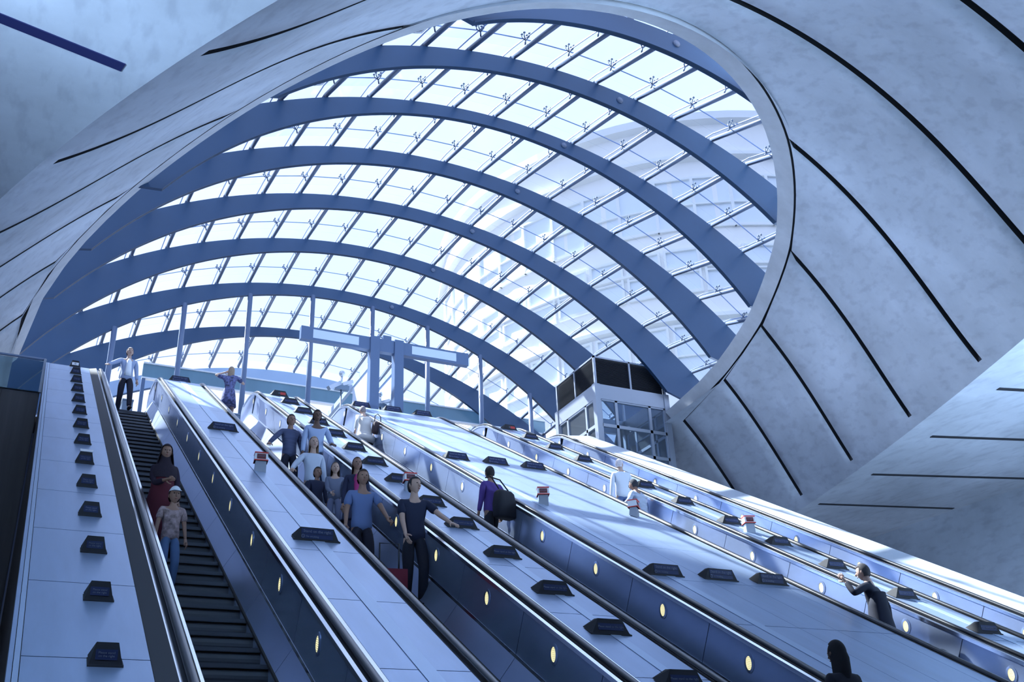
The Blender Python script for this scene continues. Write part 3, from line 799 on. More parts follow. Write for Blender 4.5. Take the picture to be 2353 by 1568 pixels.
# portal sign frame
org = (9.2, 26.45, ZL)
rt = thing('sign_portal', 'blue grey T shaped frame with two blank white display panels at the top landing', 'sign frame', org)
b = MB(); b.box((6.6, 26.33, 13.46), (11.83, 26.52, 13.87)); b.build('cross_beam', M['portal'], rt, org)
for x in (8.815, 9.565): 
    b = MB(); b.box((x - .14, 26.28, ZL), (x + .14, 26.56, 13.90)); b.build('leg', M['portal'], rt, org)
for xa, xb in ((6.95, 8.32), (9.98, 11.42)):
    b = MB(); b.box((xa, 26.318, 13.53), (xb, 26.335, 13.80)); b.build('display_panel', M['panelwhite'], rt, org)['label'] = 'blank white display panel'
b = MB(); b.box((9.08, 26.36, 13.87), (9.34, 26.50, 14.02)); b.tube([(9.08, 26.43, 13.95), (8.95, 26.43, 14.0), (8.85, 26.43, 13.9)], .015, 6); b.build('junction_box', M['portal'], rt, org)
for x in (8.72, 9.50):
    b = MB(); b.box((x - .05, 26.5, 12.92), (x + .05, 31.5, 13.10)); b.build('rail_channel', M['endbeam'], rt, org)
    b = MB(); b.box((x - .02, 26.55, 11.5), (x + .02, 28.0, 12.92)); b.build('side_panel', M['panelwhite'], rt, org)
# teal transom over the far doors
TY = 34.3
org = (10.9, TY, 15.0)
rt = thing('transom', 'long teal glass transom across the far side of the landing', 'transom', org)
b = MB(); b.box((3.2, TY - .05, 15.05), (18.7, TY + .05, 15.55)); b.build('glass_panel', M['teal'], rt, org)
b = MB(); b.box((3.2, TY - .09, 15.55), (18.7, TY + .09, 15.60)); b.box((3.2, TY - .09, 15.0), (18.7, TY + .09, 15.05)); b.build('edge_rail', M['sill'], rt, org)
for x in (3.26, 18.64):
    b = MB(); b.box((x - .06, TY - .07, ZL), (x + .06, TY + .07, 15.0)); b.build('leg', M['post'], rt, org)
# ticket barriers
for i in range(9):
    x = 2.2 + i * 1.45; org = (x + .6, 28.4, ZL)
    rt = thing('ticket_barrier', '%s low blue grey ticket barrier from the left on the top landing' % nth[i], 'barrier', org, 'ticket barriers on the top landing')
    b = MB(); b.box((x, 28.0, ZL), (x + .28, 29.4, ZL + 1.18)); b.box((x - .01, 27.98, ZL + 1.18), (x + .29, 29.42, ZL + 1.22)); b.build('cabinet', M['barrier'], rt, org)
    b = MB(); b.box((x + .28, 28.7, ZL + .2), (x + 1.16, 28.74, ZL + 1.12)); b.build('gate_leaf', M['glass2'], rt, org)
# cctv cameras and loudspeaker clusters by the portal
def cctv(loc, s, label):
    rt = thing('security_camera', label, 'camera', loc, 'camera clusters at the top landing')
    b = MB(); b.tube([(0, 0, 0), (0, 0, .30 * s)], .03 * s, 8); b.ell((0, 0, .36 * s), (.09 * s, .09 * s, .10 * s)); b.build('dome', M['chrome'], rt)
    b = MB(); b.beam((-.42 * s, -.12, -.22 * s), (-.05 * s, 0, .05 * s), .13 * s, .12 * s); b.beam((.05 * s, 0, .02), (.32 * s, -.1, .10 * s), .11 * s, .11 * s); b.build('camera_head', M['chrome'], rt)
    b = MB(); b.box((-.2 * s, -.05, -.16 * s), (.22 * s, .1, -.02)); b.tube([(.0, .02, -.16 * s), (0.0, .02, -.16 * s - (loc[2] - .16 * s - ZL))], .025, 6); b.build('bracket_pole', M['barrier'], rt)
cctv((8.02, 26.9, 12.45), 1.0, 'chrome camera cluster left of the sign frame')
cctv((9.22, 26.9, 12.05), .8, 'chrome camera cluster between the legs of the sign frame')
# glass balustrade at the left end of the landing
org = (-.5, 25.32, ZL)
rt = thing('glass_balustrade', 'glass balustrade with a dark rail above the dark wall at far left', 'balustrade', org)
b = MB(); b.box((-5.0, 25.31, ZL), (.10, 25.33, ZL + .80)); b.build('glass_panel', M['glass2'], rt, org)
b = MB(); b.tube([(-5, 25.32, ZL + .85), (.12, 25.32, ZL + .85)], .032, 10); b.build('top_rail', M['post'], rt, org)
b = MB(); b.box((.08, 25.28, ZL - .02), (.14, 25.36, ZL + .86)); b.build('end_post', M['chrome'], rt, org)

# ------------------------------------------------------------------ lift shaft
LX0, LX1, LY0, LY1 = 15.46, 17.98, 24.93, 27.35
org = ((LX0 + LX1) / 2, (LY0 + LY1) / 2, FLOOR)
rt = thing('lift_shaft', 'glass and steel lift shaft with a dark louvred head, right of the escalators', 'lift', org)
ZT = 13.78; ZM = 12.83; ZBm = 12.35
rows = [12.35, 11.5, 10.66, 9.82, 8.98, 7.3, 5.6, 3.9, 2.2, .5, FLOOR]
b = MB()
for x in (LX0, LX1):
    for y in (LY0, LY1): b.box((x - .09, y - .09, FLOOR), (x + .09, y + .09, ZM))
b.box((LX0 + .09, LY0 - .06, ZBm), (LX1 - .09, LY0 + .06, ZM)); b.box((LX0 - .06, LY0 + .09, ZBm), (LX0 + .06, LY1 - .09, ZM)); b.box((LX1 - .06, LY0 + .09, ZBm), (LX1 + .06, LY1 - .09, ZM)); b.box((LX0 + .09, LY1 - .06, ZBm), (LX1 - .09, LY1 + .06, ZM))
b.build('steel_frame', M['liftsteel'], rt, org)
mu = [LX0 + .09 + (LX1 - LX0 - .18) * f for f in (0, .24, .76, 1)]
for z1, z0 in zip(rows, rows[1:]):
    for side in range(3):
        g = MB(); fr = MB()
        for a, c in zip(mu, mu[1:]):
            if side == 0:
                g.box((a + .03, LY0 - .005, z0 + .04), (c - .03, LY0 + .005, z1 - .04))
                for q in ((a, z0, a + .045, z1), (c - .045, z0, c, z1), (a, z0, c, z0 + .05), (a, z1 - .05, c, z1)): fr.box((q[0], LY0 - .045, q[1]), (q[2], LY0 + .03, q[3]))
            elif side == 1:
                A = LY0 + .09 + (a - mu[0]) * (LY1 - LY0 - .18) / (mu[-1] - mu[0]); C = LY0 + .09 + (c - mu[0]) * (LY1 - LY0 - .18) / (mu[-1] - mu[0])
                g.box((LX0 - .005, A + .03, z0 + .04), (LX0 + .005, C - .03, z1 - .04))
                for q in ((A, z0, A + .045, z1), (C - .045, z0, C, z1), (A, z0, C, z0 + .05), (A, z1 - .05, C, z1)): fr.box((LX0 - .045, q[0], q[1]), (LX0 + .03, q[2], q[3]))
            else:
                A = LY0 + .09 + (a - mu[0]) * (LY1 - LY0 - .18) / (mu[-1] - mu[0]); C = LY0 + .09 + (c - mu[0]) * (LY1 - LY0 - .18) / (mu[-1] - mu[0])
                g.box((LX1 - .005, A + .03, z0 + .04), (LX1 + .005, C - .03, z1 - .04))
                for q in ((A, z0, A + .045, z1), (C - .045, z0, C, z1), (A, z0, C, z0 + .05), (A, z1 - .05, C, z1)): fr.box((LX1 - .03, q[0], q[1]), (LX1 + .045, q[2], q[3]))
        f = fr.build('window_frame', M['liftsteel'], rt, org); g.build('pane', M['liftglass'], f, org)
# louvred head
b = MB()
for x, y in ((LX0, LY0), (LX1, LY0), (LX0, LY1), (LX1, LY1)): b.box((x - .035, y - .035, ZM), (x + .035, y + .035, ZT))
b.box((LX0 - .04, LY0 - .04, ZT - .05), (LX1 + .04, LY0 + .02, ZT)); b.box((LX0 - .04, LY0 - .04, ZT - .05), (LX0 + .02, LY1 + .04, ZT)); b.box((LX1 - .02, LY0 - .04, ZT - .05), (LX1 + .04, LY1 + .04, ZT))
b.box(((LX0 + LX1) / 2 - .03, LY0 - .04, ZM), ((LX0 + LX1) / 2 + .03, LY0 + .0, ZT)); b.box((LX0 - .04, (LY0 + LY1) / 2 - .03, ZM), (LX0, (LY0 + LY1) / 2 + .03, ZT))
b.build('head_frame', M['liftsteel'], rt, org)
b = MB(); z = ZM + .02
while z < ZT - .05:
    b.hexa([(LX0, LY0 - .02, z), (LX1, LY0 - .02, z), (LX1, LY0 + .03, z + .02), (LX0, LY0 + .03, z + .02), (LX0, LY0 - .02, z + .006), (LX1, LY0 - .02, z + .006), (LX1, LY0 + .03, z + .026), (LX0, LY0 + .03, z + .026)])
    b.hexa([(LX0 - .02, LY0, z), (LX0 - .02, LY1, z), (LX0 + .03, LY1, z + .02), (LX0 + .03, LY0, z + .02), (LX0 - .02, LY0, z + .006), (LX0 - .02, LY1, z + .006), (LX0 + .03, LY1, z + .026), (LX0 + .03, LY0, z + .026)]); z += .036
b.build('louvre_blades', M['louvre'], rt, org)
b = MB(); b.box((LX0 + .04, LY0 + .05, ZM + .02), (LX1 - .04, LY0 + .07, ZT - .03)); b.box((LX0 + .05, LY0 + .04, ZM + .02), (LX0 + .07, LY1 - .04, ZT - .03)); b.box((LX0 + .07, LY0 + .07, ZT - .05), (LX1 - .04, LY1 - .04, ZT - .03)); b.build('louvre_backing', M['louvreback'], rt, org)
b = MB()
for x in (LX0 + .5, LX1 - .5):
    b.box((x - .05, LY1 - .5, FLOOR), (x + .05, LY1 - .38, ZBm)); 
for x, z in ((16.2, 11.0), (17.0, 11.0)): b.beam((x - .5, LY1 - .3, 9.1), (x + .5, LY1 - .3, 12.2), .11, .13)
b.box((LX0 + .35, LY0 + .5, 9.0), (LX1 - .35, LY1 - .6, 10.9)); b.box((16.4, LY1 - .45, 9), (17.0, LY1 - .2, 11.3))
b.build('lift_car', M['louvre'], rt, org)

# ------------------------------------------------------------------ outside
def az(p): return p
BC = Vector((57.0, 74.0, 0)); BRad = 24.0; BTOP = 53.0
org = (BC.x, BC.y, 8.0)
rt = thing('stone_building', 'round pale stone office building seen hazily through the canopy glass', 'building', org)
def arcpts(r, a0, a1, z, n=40): return [Vector((BC.x + r * math.sin(math.radians(a0 + (a1 - a0) * i / n)), BC.y - r * math.cos(math.radians(a0 + (a1 - a0) * i / n)), z)) for i in range(n + 1)]
b = MB(); b.loft([arcpts(BRad, -110, 60, 8), arcpts(BRad, -110, 60, BTOP), arcpts(BRad - 6, -110, 60, BTOP), arcpts(BRad - 6, -110, 60, 8)], 0, close=False, sm=False); b.build('facade', M['stone'], rt, org)
for z, h, w in ((BTOP - .8, .9, .6), (BTOP - 4.3, .5, .5), (BTOP - 14.2, .4, .3), (BTOP - 18.5, .5, .4), (BTOP - 28.0, .4, .3)):
    b = MB(); b.loft([arcpts(BRad, -110, 60, z), arcpts(BRad + w, -110, 60, z + .2), arcpts(BRad + w, -110, 60, z + h), arcpts(BRad, -110, 60, z + h + .1)], 0, close=False); b.build('cornice', M['stone2'], rt, org)
for row in range(6):
    zt = BTOP - 6.0 - row * 6.4
    for c in range(22):
        a = -100 + c * 7.0
        wd = 2.3 if row % 3 else 2.7; hh = 4.3 if row % 2 == 0 else 3.4
        f = MB(); g = MB()
        rr = BRad
        def at2(da, z, r): 
            aa = math.radians(a) + da / BRad
            return Vector((BC.x + r * math.sin(aa), BC.y - r * math.cos(aa), z))
        g.add([at2(-wd / 2, zt - hh, rr + .03), at2(wd / 2, zt - hh, rr + .03), at2(wd / 2, zt, rr + .03), at2(-wd / 2, zt, rr + .03)], [(0, 1, 2, 3)])
        for (x0, z0, x1, z1) in ((-wd / 2 - .18, -hh - .25, wd / 2 + .18, -hh), (-wd / 2 - .18, 0, wd / 2 + .18, .18), (-wd / 2 - .18, -hh, -wd / 2, 0), (wd / 2, -hh, wd / 2 + .18, 0), (-wd / 2, -hh * .55 - .06, wd / 2, -hh * .55 + .06)):
            f.hexa([at2(x0, zt + z0, rr), at2(x1, zt + z0, rr), at2(x1, zt + z0, rr + .22), at2(x0, zt + z0, rr + .22), at2(x0, zt + z1, rr), at2(x1, zt + z1, rr), at2(x1, zt + z1, rr + .22), at2(x0, zt + z1, rr + .22)])
        fo = f.build('window', M['stone2'], rt, org); g.build('pane', M['bwin'], fo, org, fix=False)
# unseen sun blocker, added to keep the sun off the lower left escalators
AZ = Vector((-.57, .82, 0)).normalized(); PP = Vector((.82, .57, 0)).normalized()
rt = thing('sun_blocker', 'tall pale block added out of view to block the sun', 'building', AZ * 62 + PP * 0)
b = MB()
for p1, z0, z1 in ((12.6, 10.3, 78), (15.2, 78, 120)):
    q = [PP * -30 + AZ * 60, PP * p1 + AZ * 60, PP * p1 + AZ * 75, PP * -30 + AZ * 75]
    b.hexa([v + Vector((0, 0, z0)) for v in q] + [v + Vector((0, 0, z1)) for v in q])
b.build('shaft', M['stone'], rt, AZ * 62)
# tree beyond the right side
org = (38.0, 47.5, 10.34)
rt = thing('street_tree', 'pale green tree just beyond the glass at the lower right of the canopy', 'tree', org)
b = MB()
for i in range(1500):
    d = Vector((random.gauss(0, 1), random.gauss(0, 1), random.gauss(0, 1))).normalized() * (random.random() ** .4)
    c = Vector((org[0] + d.x * 2.6, org[1] + d.y * 2.6, 19.6 + d.z * 2.6)); s = .16 + random.random() * .14
    u = Vector((random.gauss(0, 1), random.gauss(0, 1), random.gauss(0, 1))).normalized(); v = u.cross(Vector((.3, .5, .8))).normalized()
    b.add([c - u * s, c + v * s * .5, c + u * s, c - v * s * .5], [(0, 1, 2, 3)])
b.build('crown', M['leaf'], rt, org, fix=False)
b = MB(); b.tube([org, (org[0] + .2, org[1], 15), (org[0], org[1], 19.6)], [.25, .18, .08], 8); b.build('trunk', M['bark'], rt, org)
struct(boxo('floor_street', (-60, 46.2, 10.2), (120, 110, 10.34), M['floor']))

# ------------------------------------------------------------------ people
SK = {}
def skinmat(tone):
    if tone not in SK: SK[tone] = mat('skin_%d' % len(SK), {'light': (.50, .33, .26), 'mid': (.30, .17, .12), 'dark': (.12, .065, .045)}[tone], .55)
    return SK[tone]
CL = {}
def cloth(col, noise=0.0, scale=20, stretch=None):
    k = (col, noise, scale)
    if k not in CL: CL[k] = mat('cloth_%d' % len(CL), col, .85, noise=noise, scale=scale, stretch=stretch)
    return CL[k]
EYE = mat('eye_dark', (.02, .015, .012), .2); LIP = mat('lip', (.32, .12, .10), .5)
def skin_data(V, E, R, root=0, sub=2):
    me = bpy.data.meshes.new('tmp'); me.from_pydata([tuple(v) for v in V], E, [])
    ob = bpy.data.objects.new('tmp', me); COL.objects.link(ob)
    md = ob.modifiers.new('s', 'SKIN'); md.use_smooth_shade = True; md.branch_smoothing = .3
    for i, r in enumerate(R):
        d = me.skin_vertices[0].data[i]; d.radius = r if isinstance(r, tuple) else (r, r); d.use_root = (i == root)
    sb = ob.modifiers.new('u', 'SUBSURF'); sb.levels = sub; sb.render_levels = sub
    dg = bpy.context.evaluated_depsgraph_get(); dg.update()
    out = bpy.data.meshes.new_from_object(ob.evaluated_get(dg))
    bpy.data.objects.remove(ob); return out
def ik(a, t, l1, l2, hint):
    d = t - a; L = min(d.length, (l1 + l2) * .995); d = d.normalized()
    x = (l1 * l1 - l2 * l2 + L * L) / (2 * L); h = math.sqrt(max(0, l1 * l1 - x * x))
    n = hint - d * hint.dot(d); n.normalize()
    return a + d * x + n * h, a + d * L
def hand(mb, w, d, pal, thumb_side, curl, mi=0, s=1.0):
    d = d.normalized(); n = (pal - d * pal.dot(d)).normalized(); sd = d.cross(n).normalized() * thumb_side
    mb.tube([w - d * .03, w + d * .01, w + d * .05, w + d * .09], [(.024, .024), (.03, .022), (.043, .018), (.042, .015)], 10, mi)
    for i, (off, ln) in enumerate(((.030, .072), (.010, .080), (-.011, .074), (-.031, .058))):
        p = w + d * .085 + sd * off; c = curl * (1 + .08 * i); pts = [p - d * .015]; dirn = d.copy()
        for q in (.45, .32, .23):
            pts.append(pts[-1] + dirn * ln * q * 1.15); dirn = (dirn * math.cos(c) + n * math.sin(c)); dirn.normalize()
        mb.tube(pts, [.0095, .009, .008, .0055], 7, mi)
    p = w + d * .03 + sd * .036; t1 = p + (sd * .8 + d * .7 + n * .25).normalized() * .038; t2 = t1 + (sd * .25 + d * .9 + n * .5 * (1 + curl)).normalized() * .032
    mb.tube([p - sd * .012, p, t1, t2], [.014, .0125, .0105, .007], 7, mi)
def head_mesh(mb, c, rot, hs):
    n, k = 24, 18; vs = []; fs = []
    for i in range(k + 1):
        p = math.pi * i / k
        for j in range(n):
            t = 2 * math.pi * j / n
            u = Vector((math.sin(p) * math.cos(t), math.sin(p) * math.sin(t), math.cos(p)))
            x, y, z = u.x * .076, u.y * .095, u.z * .118
            if u.z < -.15:
                q = (-u.z - .15) / .85; x *= 1 - .34 * q; y = y * (1 - .30 * q) - .012 * q
            if u.y < -.4:                                    # face plane, brow, sockets, chin
                y += .008 * (-u.y - .4)
                if .02 < u.z < .22 and .2 < abs(u.x) < .62: y += .007
                if abs(u.x) < .3 and -.62 < u.z < -.45: y -= .004
            vs.append(rot @ (Vector((x, y, z)) * hs) + c)
    for i in range(k):
        for j in range(n): fs.append((i * n + j, (i + 1) * n + j, (i + 1) * n + (j + 1) % n, i * n + (j + 1) % n))
    mb.add(vs, fs, 0, True)
    A = lambda x, y, z: rot @ (Vector((x, y, z)) * hs) + c
    mb.tube([A(0, -.082, .018), A(0, -.096, -.008), A(0, -.108, -.026), A(0, -.090, -.036)], [.008 * hs, .011 * hs, .0145 * hs, .009 * hs], 8, 0)
    for sx in (-1, 1):
        mb.ell(A(.030 * sx, -.081, .012), (.0125 * hs, .008 * hs, .007 * hs), 8, 6, 1, rot)
        mb.ell(A(.078 * sx, .008, -.008), (.010 * hs, .020 * hs, .032 * hs), 8, 6, 0, rot)
    mb.ell(A(0, -.0865, -.060), (.022 * hs, .008 * hs, .0065 * hs), 8, 6, 2, rot)
def head_shell(mb, c, rot, hs, kind, mi=0):
    n, k = 26, 20; keep = []; vs = []
    for i in range(k + 1):
        p = math.pi * i / k
        for j in range(n):
            t = 2 * math.pi * j / n
            u = Vector((math.sin(p) * math.cos(t), math.sin(p) * math.sin(t), math.cos(p)))
            g = 1.13 if kind != 'scarf' else 1.2
            x, y, z = u.x * .076 * g, u.y * .095 * g + .006, u.z * .118 * (1.10 if kind != 'scarf' else 1.16)
            if kind in ('long', 'bob', 'scarf') and u.z < 0:
                L = {'long': .30, 'bob': .09, 'scarf': .16}[kind]
                z -= L * (-u.z) ** 1.2; fl = {'long': .12, 'bob': .10, 'scarf': .62}[kind] * (-u.z)
                x *= (1 + fl) / max(.42, math.sqrt(max(1e-3, 1 - u.z * u.z))) if u.z > -.995 else 0
                y = y * (1 + fl * .5) + (.02 if kind == 'long' else 0)
            vs.append(rot @ (Vector((x, y, z)) * hs) + c)
            lim = {'short': -.30, 'bald': -9, 'long': -.35, 'bob': -.35, 'scarf': -.45, 'cap': 9}[kind]
            if kind == 'short': ok = (u.z > .50) or (u.y > -.30 and u.z > -.30) or (u.y > .15 and u.z > -.62)
            elif kind == 'cap': ok = u.z > .28
            elif kind == 'scarf': ok = (u.z > .55) or (u.y > -.52) or u.z < -.72
            else: ok = (u.z > .60) or (u.y > -.25)
            keep.append(ok)
    fs = []
    for i in range(k):
        for j in range(n):
            f = (i * n + j, (i + 1) * n + j, (i + 1) * n + (j + 1) % n, i * n + (j + 1) % n)
            if all(keep[q] for q in f): fs.append(f)
    mb.add(vs, fs, mi, True)
def person(label, feet, yaw, H, pose=None, tone='light', top=(.3, .3, .3), sleeve='long', bottom=(.02, .02, .03), skirt=None, coat=None, hair=('short', (.03, .02, .015)), cap=None, fem=False, shoes=(.015, .015, .02), topnoise=None, headyaw=0, lean=0.0, headtilt=0.0, shirt=None, fold=None):
    pose = pose or {}
    s = H / 1.75; wS = .92 if fem else 1.0
    rt = thing('person', label, 'person', feet, 'people on the escalators' if False else None, yaw)
    V3 = Vector
    def tilt(p):                                       # lean the trunk forward about the pelvis
        q = V3(p) - V3((0, 0, .93)); a = lean
        return V3((q.x, q.y * math.cos(a) - q.z * math.sin(a), q.y * math.sin(a) + q.z * math.cos(a))) + V3((0, 0, .93))
    J = {'pel': V3((0, .0, .95)), 'spi': tilt((0, .005, 1.12)), 'che': tilt((0, .01, 1.30)), 'nkb': tilt((0, .012, 1.45)), 'nek': tilt((0, .0, 1.53)), 'hed': tilt((0, -.012, 1.635))}
    arms = {}
    for sx, k in ((-1, 'R'), (1, 'L')):
        sh = tilt((.175 * wS * sx, .012, 1.405)); tg = pose.get(k + 'h')
        tgt = V3(tg) if tg else V3((.245 * sx * wS, -.06, .86)) if lean == 0 else tilt((.25 * sx, -.10, .86))
        el, wr = ik(sh, tgt, .285, .255, V3(pose.get(k + 'eh', (.35 * sx, .9, -.25))))
        arms[k] = (sh, el, wr)
    legs = {}
    for sx, k in ((-1, 'R'), (1, 'L')):
        hp = V3((.088 * sx, .0, .90)); ft = V3(pose.get(k + 'f', (.10 * sx, .02 * sx, 0))) + V3((0, .02, .085))
        kn, an = ik(hp, ft, .425, .42, V3((.05 * sx, -1, .05))); legs[k] = (hp, kn, an)
    # body
    V = [J['pel'], J['spi'], J['che'], J['nkb'], J['nek'], J['hed']]; R = [(.125, .10), (.112 * wS, .092), (.135 * wS, .102), (.07, .062), (.05, .052), (.052, .058)]
    E = [(0, 1), (1, 2), (2, 3), (3, 4), (4, 5)]
    for k in 'RL':
        sh, el, wr = arms[k]; o = len(V); V += [sh, el, wr]; R += [.052 * wS, .037 * wS, .024 * wS]; E += [(2, o), (o, o + 1), (o + 1, o + 2)]
        hp, kn, an = legs[k]; o = len(V); V += [hp, kn, an, an + V3((0, -.07, -.045)), an + V3((0, -.14, -.06))]; R += [.082, .054, .034, .036, .028]; E += [(0, o), (o, o + 1), (o + 1, o + 2), (o + 2, o + 3), (o + 3, o + 4)]
    me = skin_data([v * s for v in V], E, [tuple(q * s for q in (r if isinstance(r, tuple) else (r, r))) for r in R])
    mb = MB(); mb.add([v.co.copy() for v in me.vertices], [tuple(p.vertices) for p in me.polygons], 0, True)
    hm = MB(); rot = Matrix.Rotation(headyaw, 3, 'Z') @ Matrix.Rotation(headtilt + lean * .55, 3, 'X')
    hc = J['hed'] + V3((0, -.012, 0))
    head_mesh(mb, hc * s, rot, s * (1.0 if H > 1.45 else 1.18))
    for sx, k in ((-1, 'R'), (1, 'L')):
        sh, el, wr = arms[k]; d = (wr - el)
        hd = V3(pose.get(k + 'd', tuple(d))); palm = V3(pose.get(k + 'p', (-sx * 1.0, .1, -.15)))
        h2 = MB(); hand(h2, wr, hd, palm, 1 if (hd.cross(palm)).y * 1 < 0 else -1, pose.get(k + 'c', .38)); 
        mb.add([V3(v) * s for v in h2.v], h2.f, 0, True)
    mb.build('body', [skinmat(tone), EYE, LIP], rt)
    def garment(name, ids, V_, E_, R_, mt, nm_sub=2):
        m_ = skin_data([v * s for v in V_], E_, [tuple(q * s for q in (r if isinstance(r, tuple) else (r, r))) for r in R_], sub=nm_sub)
        m_.materials.clear(); m_.materials.append(mt)
        for p in m_.polygons: p.use_smooth = True
        return link(name, m_, rt)
    # trousers or bare legs
    if skirt is None or skirt[2]:
        V = [J['pel'] + V3((0, 0, .09)), J['pel'] - V3((0, 0, .03))]; R = [(.140, .116), (.152, .124)]; E = [(0, 1)]
        for k in 'RL':
            hp, kn, an = legs[k]; o = len(V); V += [hp, kn, an + V3((0, .0, .0))]; R += [.098, .074, .062]; E += [(1, o), (o, o + 1), (o + 1, o + 2)]
        garment('trousers', None, V, E, R, cloth(bottom))
    for k in 'RL':
        hp, kn, an = legs[k]; b = MB(); a = an * s
        b.tube([a + V3((0, .05, -.045)) * s, a + V3((0, .0, -.040)) * s, a + V3((0, -.08, -.052)) * s, a + V3((0, -.15, -.062)) * s, a + V3((0, -.185, -.066)) * s], [(.030 * s, .034 * s), (.042 * s, .048 * s), (.046 * s, .036 * s), (.044 * s, .026 * s), (.02 * s, .016 * s)], 12)
        b.build('shoe', cloth(shoes), rt)
    # top
    V = [J['pel'] - V3((0, 0, .12 if skirt is None else .0)), J['pel'] + V3((0, 0, .06)), J['spi'], J['che'], J['nkb'] - V3((0, 0, .01))]; R = [(.172 * wS, .142), (.162 * wS, .134), (.148 * wS, .126), (.16 * wS, .124), (.078, .074)]
    E = [(0, 1), (1, 2), (2, 3), (3, 4)]
    for k in 'RL':
        sh, el, wr = arms[k]; o = len(V)
        if sleeve == 'long': V += [sh, el, el.lerp(wr, .93)]; R += [.068 * wS, .053, .040]; E += [(3, o), (o, o + 1), (o + 1, o + 2)]
        else: V += [sh, sh.lerp(el, .75)]; R += [.070 * wS, .064]; E += [(3, o), (o, o + 1)]
    tm = cloth(top, *(topnoise or ()))
    garment('jacket' if shirt else 'top', None, V, E, R, tm)
    if shirt:                                           # shirt front showing between the open jacket edges
        b = MB(); fr = []
        for z, w, y in ((1.44, .035, -.066), (1.36, .062, -.118), (1.22, .070, -.138), (1.08, .080, -.140), (.96, .095, -.142)):
            fr.append([tilt((-w, y + .03, z)) * s, tilt((-w * .5, y - .006, z)) * s, tilt((w * .5, y - .006, z)) * s, tilt((w, y + .03, z)) * s, tilt((0, y + .06, z)) * s])
        b.loft(fr, 0, sm=True); b.build('shirt', cloth(shirt), rt)
    def rings(L, ydir=0):
        out = []
        for z, rx, ry, y in L: out.append([V3((rx * math.cos(2 * math.pi * i / 28) * (1 + .035 * math.sin(7 * 2 * math.pi * i / 28) * max(0, 1.0 - z)), y + ry * math.sin(2 * math.pi * i / 28), z)) * s for i in range(28)])
        return out
    if skirt:
        hem, flare = skirt[0], skirt[3] if len(skirt) > 3 else .05
        b = MB(); b.loft(rings([(1.06, .125, .105, 0), (.98, .155, .130, 0), (.88, .175, .145, 0), ((.88 + hem) / 2, .175 + flare * .6, .15 + flare * .5, 0), (hem, .18 + flare, .155 + flare, 0), (hem + .02, .15 + flare, .13 + flare, 0)]), 0, sm=True); b.build('skirt', cloth(skirt[1], *(topnoise or ()) if skirt[1] == top else ()), rt)
    if coat:
        hem, col = coat
        b = MB(); b.loft(rings([(1.30, .165, .125, .01), (1.10, .165, .14, 0), (.92, .20, .165, 0), (.6, .235, .20, .01), (hem, .285, .25, .02), (hem + .02, .25, .22, .02)]), 0, sm=True); b.build('coat', cloth(col), rt)
    if hair[0] == 'scarf':
        b = MB(); L = []
        for z, rx, ry, y in ((1.60, .080, .088, .02), (1.53, .085, .092, .012), (1.46, .12, .10, .01), (1.40, .185, .13, .012), (1.30, .20, .145, .01), (1.22, .19, .14, .0)):
            L.append([V3((rx * math.cos(2 * math.pi * i / 24), y + ry * math.sin(2 * math.pi * i / 24), z)) * s for i in range(24)])
        b.loft(L, 0, cap=False, sm=True); b.build('scarf_drape', cloth(hair[1], .25, 40), rt)
    # hair, scarf, cap
    hs = s * (1.0 if H > 1.45 else 1.18)
    if hair[0] != 'bald':
        b = MB(); head_shell(b, hc * s, rot, hs, hair[0]); b.build('headscarf' if hair[0] == 'scarf' else 'hair', cloth(hair[1], .25, 40), rt)
    if cap:
        b = MB(); head_shell(b, (hc + V3((0, 0, .012))) * s, rot, hs * 1.03, 'cap')
        A = lambda x, y, z: rot @ (V3((x, y, z)) * hs) + hc * s
        b.hexa([A(-.07, -.075, .045), A(.07, -.075, .045), A(.05, -.165, .030), A(-.05, -.165, .030), A(-.07, -.075, .052), A(.07, -.075, .052), A(.05, -.165, .037), A(-.05, -.165, .037)]); b.build('cap', cloth(cap), rt)
    return rt, arms, s
def stepz(y):
    i = math.floor((y - 5.35) / .40 + 1e-6); z = zd(5.35 + .4 * i) - 1.04
    return max(min(z, ZL - .02), FLOOR + .02) + .010
def ped(x, y): return (x, y, stepz(y))
UP = math.pi
# step geometry: the tread one below is 0.40 m nearer the hall and 0.231 m lower
person('man in open pale blue jacket and white shirt walking down top of leftmost escalator', ped(2.02, 25.5), .10, 1.80, dict(Rh=(-.56, -.30, 1.06), Rd=(-.3, -.8, -.35), Rp=(0, 0, -1), Rc=.5, Lf=(.10, -.28, -.0), Rf=(-.10, .12, 0)), 'light', (.33, .40, .58), 'long', (.012, .014, .03), hair=('short', (.25, .22, .22)), shirt=(.8, .84, .9))
person('woman in black headscarf and dark red coat behind the boy on leftmost escalator', ped(1.80, 14.40), .0, 1.66, dict(Rh=(-.02, -.30, 1.12), Rp=(.3, 1, 0), Rc=.7, Rd=(.9, -.4, .2)), 'mid', (.022, .012, .03), 'long', (.012, .01, .02), hair=('scarf', (.018, .010, .022)), coat=(.14, (.085, .007, .018)), fem=True)
person('boy in white cap and patterned tee shirt standing on leftmost escalator', ped(1.80, 13.15), .12, 1.32, dict(Rh=(-.27, -.12, .86)), 'mid', (.30, .22, .22), 'short', (.10, .17, .32), hair=('short', (.03, .02, .02)), cap=(.72, .78, .84), topnoise=(.7, 14))
person('woman in floral dress with long fair hair and raised hand, top of second escalator', ped(4.55, 25.35), UP - .35, 1.68, dict(Lh=(.20, -.16, 1.60), Leh=(.9, .2, -.3), Rh=(-.16, -.26, 1.42), Reh=(-.8, -.2, -.6)), 'light', (.10, .11, .24), 'short', skirt=(.52, (.10, .11, .24), False, .04), hair=('long', (.30, .22, .16)), fem=True, topnoise=(.95, 16), lean=.12)
